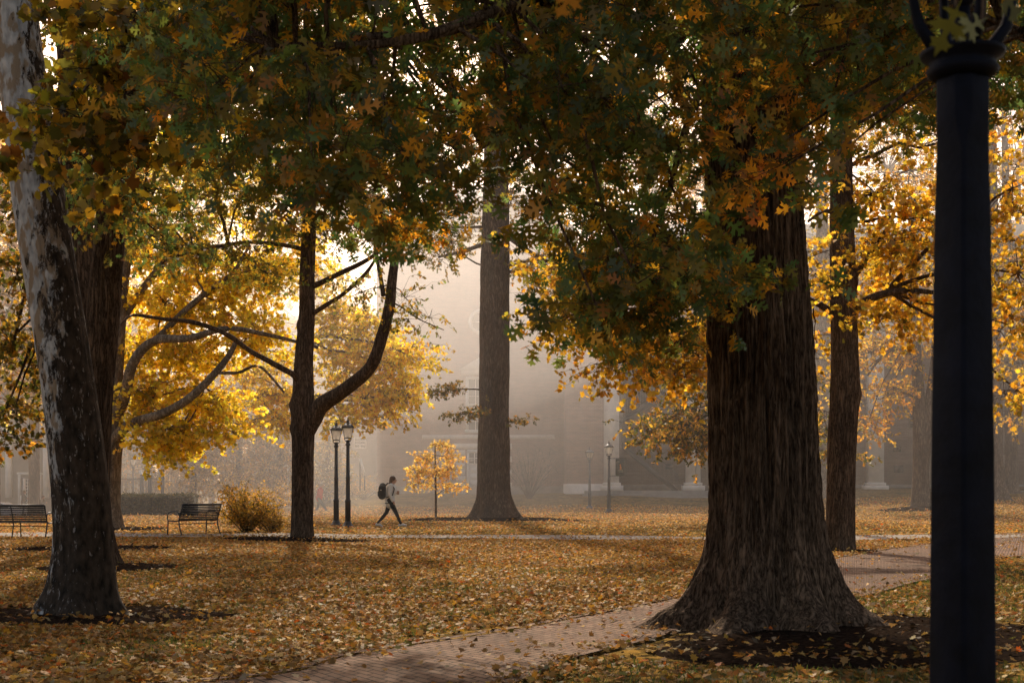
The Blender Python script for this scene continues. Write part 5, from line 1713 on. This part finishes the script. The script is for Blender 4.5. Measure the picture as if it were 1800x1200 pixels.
caps(m, [(-.06, -.07, .02), (-.05, -.07, .28)], [.12, .12], 14); caps(m, [(-.06, .07, .02), (-.05, .07, .28)], [.12, .12], 14); caps(m, [(-.04, 0, .34), (-.03, 0, .36)], [.11, .09], 12)
remesh_obj('bag', m, BLACKF, bk, .01)
m = MB(); caps(m, [(-.155, -.05, .04), (-.155, -.05, .14)], [.05, .05], 10); caps(m, [(-.155, .05, .04), (-.155, .05, .14)], [.05, .05], 10); remesh_obj('front_pocket', m, BLACKF, bk, .01)
for sy in (-1, 1):
    m = MB(); m.tube([(.03, sy * .12, .33), (.13, sy * .15, .44), (.27, sy * .16, .40), (.36, sy * .16, .25), (.3, sy * .18, .05), (.08, sy * .15, -.04)], .016, 6); m.build('strap', BLACKF, bk, smooth=True)
m = MB(); m.box(-.11, -.05, -.196, -.19, .2, .225); m.build('label_patch', PALEP, bk)
cp = thing('coffee_cup', 'takeaway cup held at chest height by the walking person', 'cup', (wx_ + .265, wd2 + .02, wz_ + 1.085))
m = MB(); lathe(m, [(.03, 0), (.041, .12)], 14); m.build('cup', CUPM, cp, smooth=False)
m = MB(); lathe(m, [(.044, .121), (.044, .133), (.038, .145)], 14); m.build('lid', SHOE, cp)

JM = dict(pelvis=(0, 0, .92), waist=(.02, 0, 1.09), chest=(.06, 0, 1.32), neck=(.10, 0, 1.49), head=(.14, 0, 1.61),
          shR=(.06, -.19, 1.41), elR=(.02, -.23, 1.14), wrR=(.2, -.2, 1.02), hdR=(.9, 0, -.2),
          shL=(.06, .19, 1.41), elL=(-.05, .23, 1.14), wrL=(-.1, .22, .92), hdL=(-.1, 0, -1),
          hipR=(0, -.09, .9), knR=(.26, -.09, .50), anR=(.48, -.08, .13), toR=(.64, -.08, .10),
          hipL=(0, .09, .9), knL=(-.08, .09, .48), anL=(-.30, .08, .12), toL=(-.14, .08, .05))
xm = px_x(561, 74)
rm = person('person in a red top and dark trousers striding right, half hidden by the forked trunk', (xm, 74, CAMH - 57.5 / F_PX * 74), 0, JM,
            dict(skin=SKIN, top=REDF, legs=JEANS, shoe=COATF, hair=HAIRG, hem=.02, ankle=.055), 1.02, .012)
JS = dict(pelvis=(0, 0, .92), waist=(.0, 0, 1.09), chest=(.02, 0, 1.31), neck=(.04, 0, 1.47), head=(.07, 0, 1.59),
          shR=(.02, -.19, 1.39), elR=(.0, -.24, 1.12), wrR=(.2, -.12, 1.14), hdR=(.9, .2, .1),
          shL=(.02, .19, 1.39), elL=(.0, .24, 1.12), wrL=(.2, .12, 1.18), hdL=(.9, -.2, .1),
          hipR=(0, -.09, .9), knR=(.04, -.09, .48), anR=(.0, -.09, .1), toR=(.16, -.09, .05),
          hipL=(0, .09, .9), knL=(.02, .09, .48), anL=(-.06, .09, .1), toL=(.1, .09, .05))
for (px, top, d, lb, mt) in ((41, 862, 98, 'person in a dark coat standing beyond the long bench, right of the pale car', dict(skin=SKIN, top=COATF, legs=JEANS, shoe=BLACKF, hair=HAIRM, hem=.2, ankle=.055)),
                             (74, 870, 100, 'person in a tan jacket beyond the long bench, next to the sycamore trunk', dict(skin=SKIN, top=TANF, legs=JEANS, shoe=BLACKF, hair=HAIRM, hem=.12, ankle=.055))):
    zt_ = CAMH + (HY - top) / F_PX * d
    person(lb, (px_x(px, d), d, zt_ - 1.7), 0.2, JS, mt, 1.0, .014, hair='long')

# parked car at the far left
cd = 104.0
cxp = px_x(-4, cd)
cz = CAMH + (HY - 882) / F_PX * cd - 1.45
car = thing('parked_car', 'silver car parked at the left edge beyond the long bench', 'car', (cxp, cd, cz))
prof = [(-2.2, .35), (-2.25, .7), (-2.1, .88), (-1.5, .95), (-.9, 1.36), (-.2, 1.45), (.6, 1.42), (1.45, 1.0), (2.1, .86), (2.28, .62), (2.25, .35)]
m = MB()
nP = len(prof)
vs = []
for (y_, ins) in ((-.85, 0), (-.8, 0), (.8, 0), (.85, 0)):
    for (a, b_) in prof:
        k_ = (1 - .16 * max(0, (b_ - .9) / .55)) * (1 if abs(y_) < .84 else 1)
        vs.append((a, y_ * k_, b_))
fs = [tuple(range(nP)), tuple(reversed(range(3 * nP, 4 * nP)))]
for r0_ in range(3):
    for i in range(nP):
        j = (i + 1) % nP
        fs.append((r0_ * nP + j, r0_ * nP + i, (r0_ + 1) * nP + i, (r0_ + 1) * nP + j))
m.add(vs, fs); m.build('body', CARP, car, bevel=.04)
for sy in (-1, 1):
    for (pl) in ([(-1.25, 1.0), (-.82, 1.29), (-.22, 1.37), (-.18, 1.0)], [(-.1, 1.0), (-.14, 1.37), (.55, 1.35), (1.15, 1.04)]):
        m = MB(); m.add([(a, sy * (.862 * (1 - .16 * max(0, (b_ - .9) / .55)) + .012), b_) for a, b_ in pl], [(0, 1, 2, 3) if sy > 0 else (3, 2, 1, 0)]); m.build('side_window', PANE, car)
for wx2 in (-1.4, 1.4):
    for sy in (-1, 1):
        m = MB(); m.tube([(wx2, sy * .9, .32), (wx2, sy * .68, .32)], .32, 24); w_ = m.build('wheel', TYRE, car, smooth=False)
        m = MB(); m.tube([(wx2, sy * .905, .32), (wx2, sy * .89, .32)], .2, 16); m.build('rim', CARP, w_)
for sy in (-1, 1):
    m = MB(); m.ball((2.2, sy * .6, .68), .1, 10, (.8, 1.6, .8)); m.build('headlight', PALEP, car)
    m = MB(); m.ball((-2.2, sy * .65, .75), .09, 10, (.6, 1.6, .8)); m.build('tail_light', REDF, car)

# ------------------------------------------------------------------ leaf litter
def gz_np(X, Y):
    return np.array([gz(a, b_) for a, b_ in zip(X, Y)])


LIT = [(6, .31, .175, .055), (5, .21, .115, .04), (4, .40, .245, .085), (2, .13, .08, .03), (.9, .32, .25, .15), (1.8, .46, .25, .04), (.8, .42, .11, .02), (1, .12, .11, .03)]


def litter(n, y0, y1, tpl, size, wide=.40, tilt=.34):
    # even in area inside a widening wedge of lawn
    Y = np.sqrt(rng.uniform(y0 * y0, y1 * y1, n))
    X = rng.uniform(-wide, wide, n) * Y
    p = np.ones(n)
    ip = in_poly_between(X, Y, pathA, pathB)
    mp_ = np.concatenate([pathA, pathB])
    Xi, Yi = X[ip], Y[ip]
    dm = np.min(np.hypot(Xi[:, None] - mp_[None, :, 0], Yi[:, None] - mp_[None, :, 1]), axis=1)
    p[ip] = .035 + .35 * np.exp(-dm / .10)
    p[in_poly_between(X, Y, crossA, crossB)] = .10
    for (bx_, by_, rx, ry) in BEDS:
        r2 = ((X - bx_) / rx) ** 2 + ((Y - by_) / ry) ** 2 + 9 * ip
        p[r2 < 1] = np.minimum(p[r2 < 1], .03 + .14 * r2[r2 < 1] ** 2 + .3 * r2[r2 < 1] ** 6)
    # right foreground keeps more grass
    rgt = (Y < 27) & (X > np.interp(Y, [9, 13, 18, 26], [-.2, 1.8, 4.3, 9.3]))
    p[rgt] = np.minimum(p[rgt], .42)
    nn = np.array([noise.noise(Vector((a * .8, b_ * .8, 9))) for a, b_ in zip(X, Y)])
    p *= np.clip(.8 + nn * 1.1, .1, 1)
    k = rng.uniform(size=n) < p
    X, Y = X[k], Y[k]
    m_ = len(X)
    P = np.stack([X, Y, gz_np(X, Y) + rng.uniform(.012, .05, m_)], 1)
    bonus = np.zeros(m_)
    bonus[in_poly_between(X, Y, pathA, pathB) | in_poly_between(X, Y, crossA, crossB)] = .022
    for (bx_, by_, rx, ry) in BEDS:
        r2 = ((X - bx_) / rx) ** 2 + ((Y - by_) / ry) ** 2 + 9 * (bonus == .022)
        bonus[r2 < 1] = .075
    P[:, 2] += bonus
    D = rng.normal(size=(m_, 3)) * [1, 1, .22]
    Nn = rng.normal(size=(m_, 3)) * tilt + [0, 0, 1]
    return P, D, Nn, size * rng.uniform(.55, 1.25, m_), pick(LIT, m_)


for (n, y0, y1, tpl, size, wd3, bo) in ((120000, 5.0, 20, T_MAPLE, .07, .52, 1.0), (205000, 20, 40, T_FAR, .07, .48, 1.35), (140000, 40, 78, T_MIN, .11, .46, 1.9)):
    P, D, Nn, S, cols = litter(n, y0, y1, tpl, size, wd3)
    o = leaf_mesh('fallen_leaves', P, D, Nn, S, cols * bo, tpl, LITTER, None, curl=.35, fold=.35)  # farther leaves get brighter colours, standing in for sunlight on the far lawn
    o['kind'] = 'stuff'
    o['label'] = 'carpet of fallen tan and gold leaves on the lawn'
    o['category'] = 'fallen leaves'
Pc, Dc, Nc, Sc, Cc = [np.concatenate([c[i] for c in CH]) for i in range(5)]
o = leaf_mesh('bark_chips', Pc, Dc, Nc, Sc, Cc, T_MIN, LITTER, None, curl=.05, fold=.1, wid=.6)
o['kind'] = 'stuff'; o['label'] = 'dark loose bark chips scattered on the mulch beds'; o['category'] = 'bark chips'

# grass blades showing between the leaves
n = 115000
Y = np.sqrt(rng.uniform(36, 24 ** 2, n))
X = rng.uniform(-.52, .52, n) * Y
k = ~in_poly_between(X, Y, pathA, pathB)
nn = np.array([noise.noise(Vector((a * .5, b_ * .5, 2))) for a, b_ in zip(X, Y)])
rgt = (Y < 27) & (X > np.interp(Y, [9, 13, 18, 26], [-.2, 1.8, 4.3, 9.3]))
k &= (rgt | (rng.uniform(size=n) < .45 + nn))
for (bx_, by_, rx, ry) in BEDS:
    k &= (((X - bx_) / rx) ** 2 + ((Y - by_) / ry) ** 2) > 1
X, Y = X[k], Y[k]
m_ = len(X)
P = np.stack([X, Y, gz_np(X, Y)], 1)
D = rng.normal(size=(m_, 3)) * [.45, .45, .1] + [0, 0, 1]
o = leaf_mesh('grass', P, D, rng.normal(size=(m_, 3)) * [1, 1, .1], rng.uniform(.03, .08, m_), pick([(3, .035, .055, .012), (2, .055, .075, .018), (1, .12, .11, .03)], m_), [(0, .05), (.6, .05), (1, 0), (.6, -.05), (0, -.05)], GRASSM, None)
o['kind'] = 'stuff'; o['label'] = 'short green grass growing between the fallen leaves'; o['category'] = 'grass'


# ------------------------------------------------------------------ mist banks
def mist(name, label, c, r, dens, aniso=.5, col=(1, .945, .91)):
    bm = bmesh.new()
    bmesh.ops.create_icosphere(bm, subdivisions=4, radius=1)
    for v in bm.verts:
        v.co = Vector((v.co.x * r[0], v.co.y * r[1], v.co.z * r[2]))
    me = bpy.data.meshes.new(name)
    bm.to_mesh(me); bm.free()
    for p in me.polygons:
        p.use_smooth = True
    mt, nt, out = mat(name + '_vol')
    vs_ = N(nt, 'ShaderNodeVolumeScatter', Density=dens, Anisotropy=aniso)
    vs_.inputs['Color'].default_value = (*col, 1)
    nt.links.new(vs_.outputs[0], out.inputs['Volume'])
    me.materials.append(mt)
    o = bpy.data.objects.new(name, me)
    C.objects.link(o)
    o.location = c
    o['label'] = label; o['category'] = 'mist'; o['kind'] = 'stuff'
    return o


mist('mist', 'warm morning mist hanging over the far lawn in front of the brick building', (-6, 94, 2), (75, 54, 26), .0029)
mist('mist', 'denser sunlit mist in the middle of the lawn before the brick wall', (-8, 75, 5), (14, 19, 13), .0085)

mist('mist', 'bright sunlit haze high up between the forked tree and the centre oak', (-5, 74, 13), (14, 20, 8.5), .0085)

# ------------------------------------------------------------------ light
SUN_EL, SUN_AZ = math.radians(37), math.radians(-7)      # azimuth from +Y towards +X
sd = Vector((math.sin(SUN_AZ) * math.cos(SUN_EL), math.cos(SUN_AZ) * math.cos(SUN_EL), math.sin(SUN_EL)))
L = bpy.data.lights.new('sun', 'SUN')
L.energy = 5.0
L.angle = math.radians(1.0)
L.color = (1, .88, .71)
lo = bpy.data.objects.new('sun', L)
C.objects.link(lo)
lo.rotation_euler = sd.to_track_quat('Z', 'Y').to_euler()
w = bpy.data.worlds.new('World')
sc.world = w
w.use_nodes = True
nt = w.node_tree
nt.nodes.clear()
sky = nt.nodes.new('ShaderNodeTexSky')
sky.sky_type = 'NISHITA'
sky.sun_disc = False
sky.sun_elevation = SUN_EL
sky.sun_rotation = SUN_AZ
sky.air_density = 1.0
sky.dust_density = 3.0
bg = nt.nodes.new('ShaderNodeBackground')
bg.inputs[1].default_value = .15
wo = nt.nodes.new('ShaderNodeOutputWorld')
warm = nt.nodes.new('ShaderNodeMix')
warm.data_type = 'RGBA'
warm.blend_type = 'MULTIPLY'
warm.inputs[0].default_value = 1
warm.inputs[7].default_value = (1.46, 1.17, .95, 1)
nt.links.new(sky.outputs[0], warm.inputs[6])
nt.links.new(warm.outputs[2], bg.inputs[0])
nt.links.new(bg.outputs[0], wo.inputs[0])

# ------------------------------------------------------------------ camera
cam = bpy.data.cameras.new('camera')
cam.lens = 50
cam.sensor_width = 36
cam.shift_y = (HY - 600) / 1800
cam.clip_end = 2000
cam.clip_start = .05
cam.dof.use_dof = True
cam.dof.focus_distance = 24
cam.dof.aperture_fstop = 5.6
co = bpy.data.objects.new('camera', cam)
C.objects.link(co)
co.location = (0, 0, CAMH)
co.rotation_euler = (math.pi / 2, 0, 0)
sc.camera = co

sc.view_settings.view_transform = 'Standard'
sc.view_settings.look = 'None'
sc.view_settings.exposure = 0
cy = sc.cycles
cy.use_denoising = True
cy.denoiser = 'OPENIMAGEDENOISE'
cy.max_bounces = 6
cy.diffuse_bounces = 4
cy.glossy_bounces = 2
cy.transmission_bounces = 4
cy.transparent_max_bounces = 6
cy.volume_bounces = 4
cy.sample_clamp_indirect = 4
cy.use_adaptive_sampling = True
cy.adaptive_threshold = .02
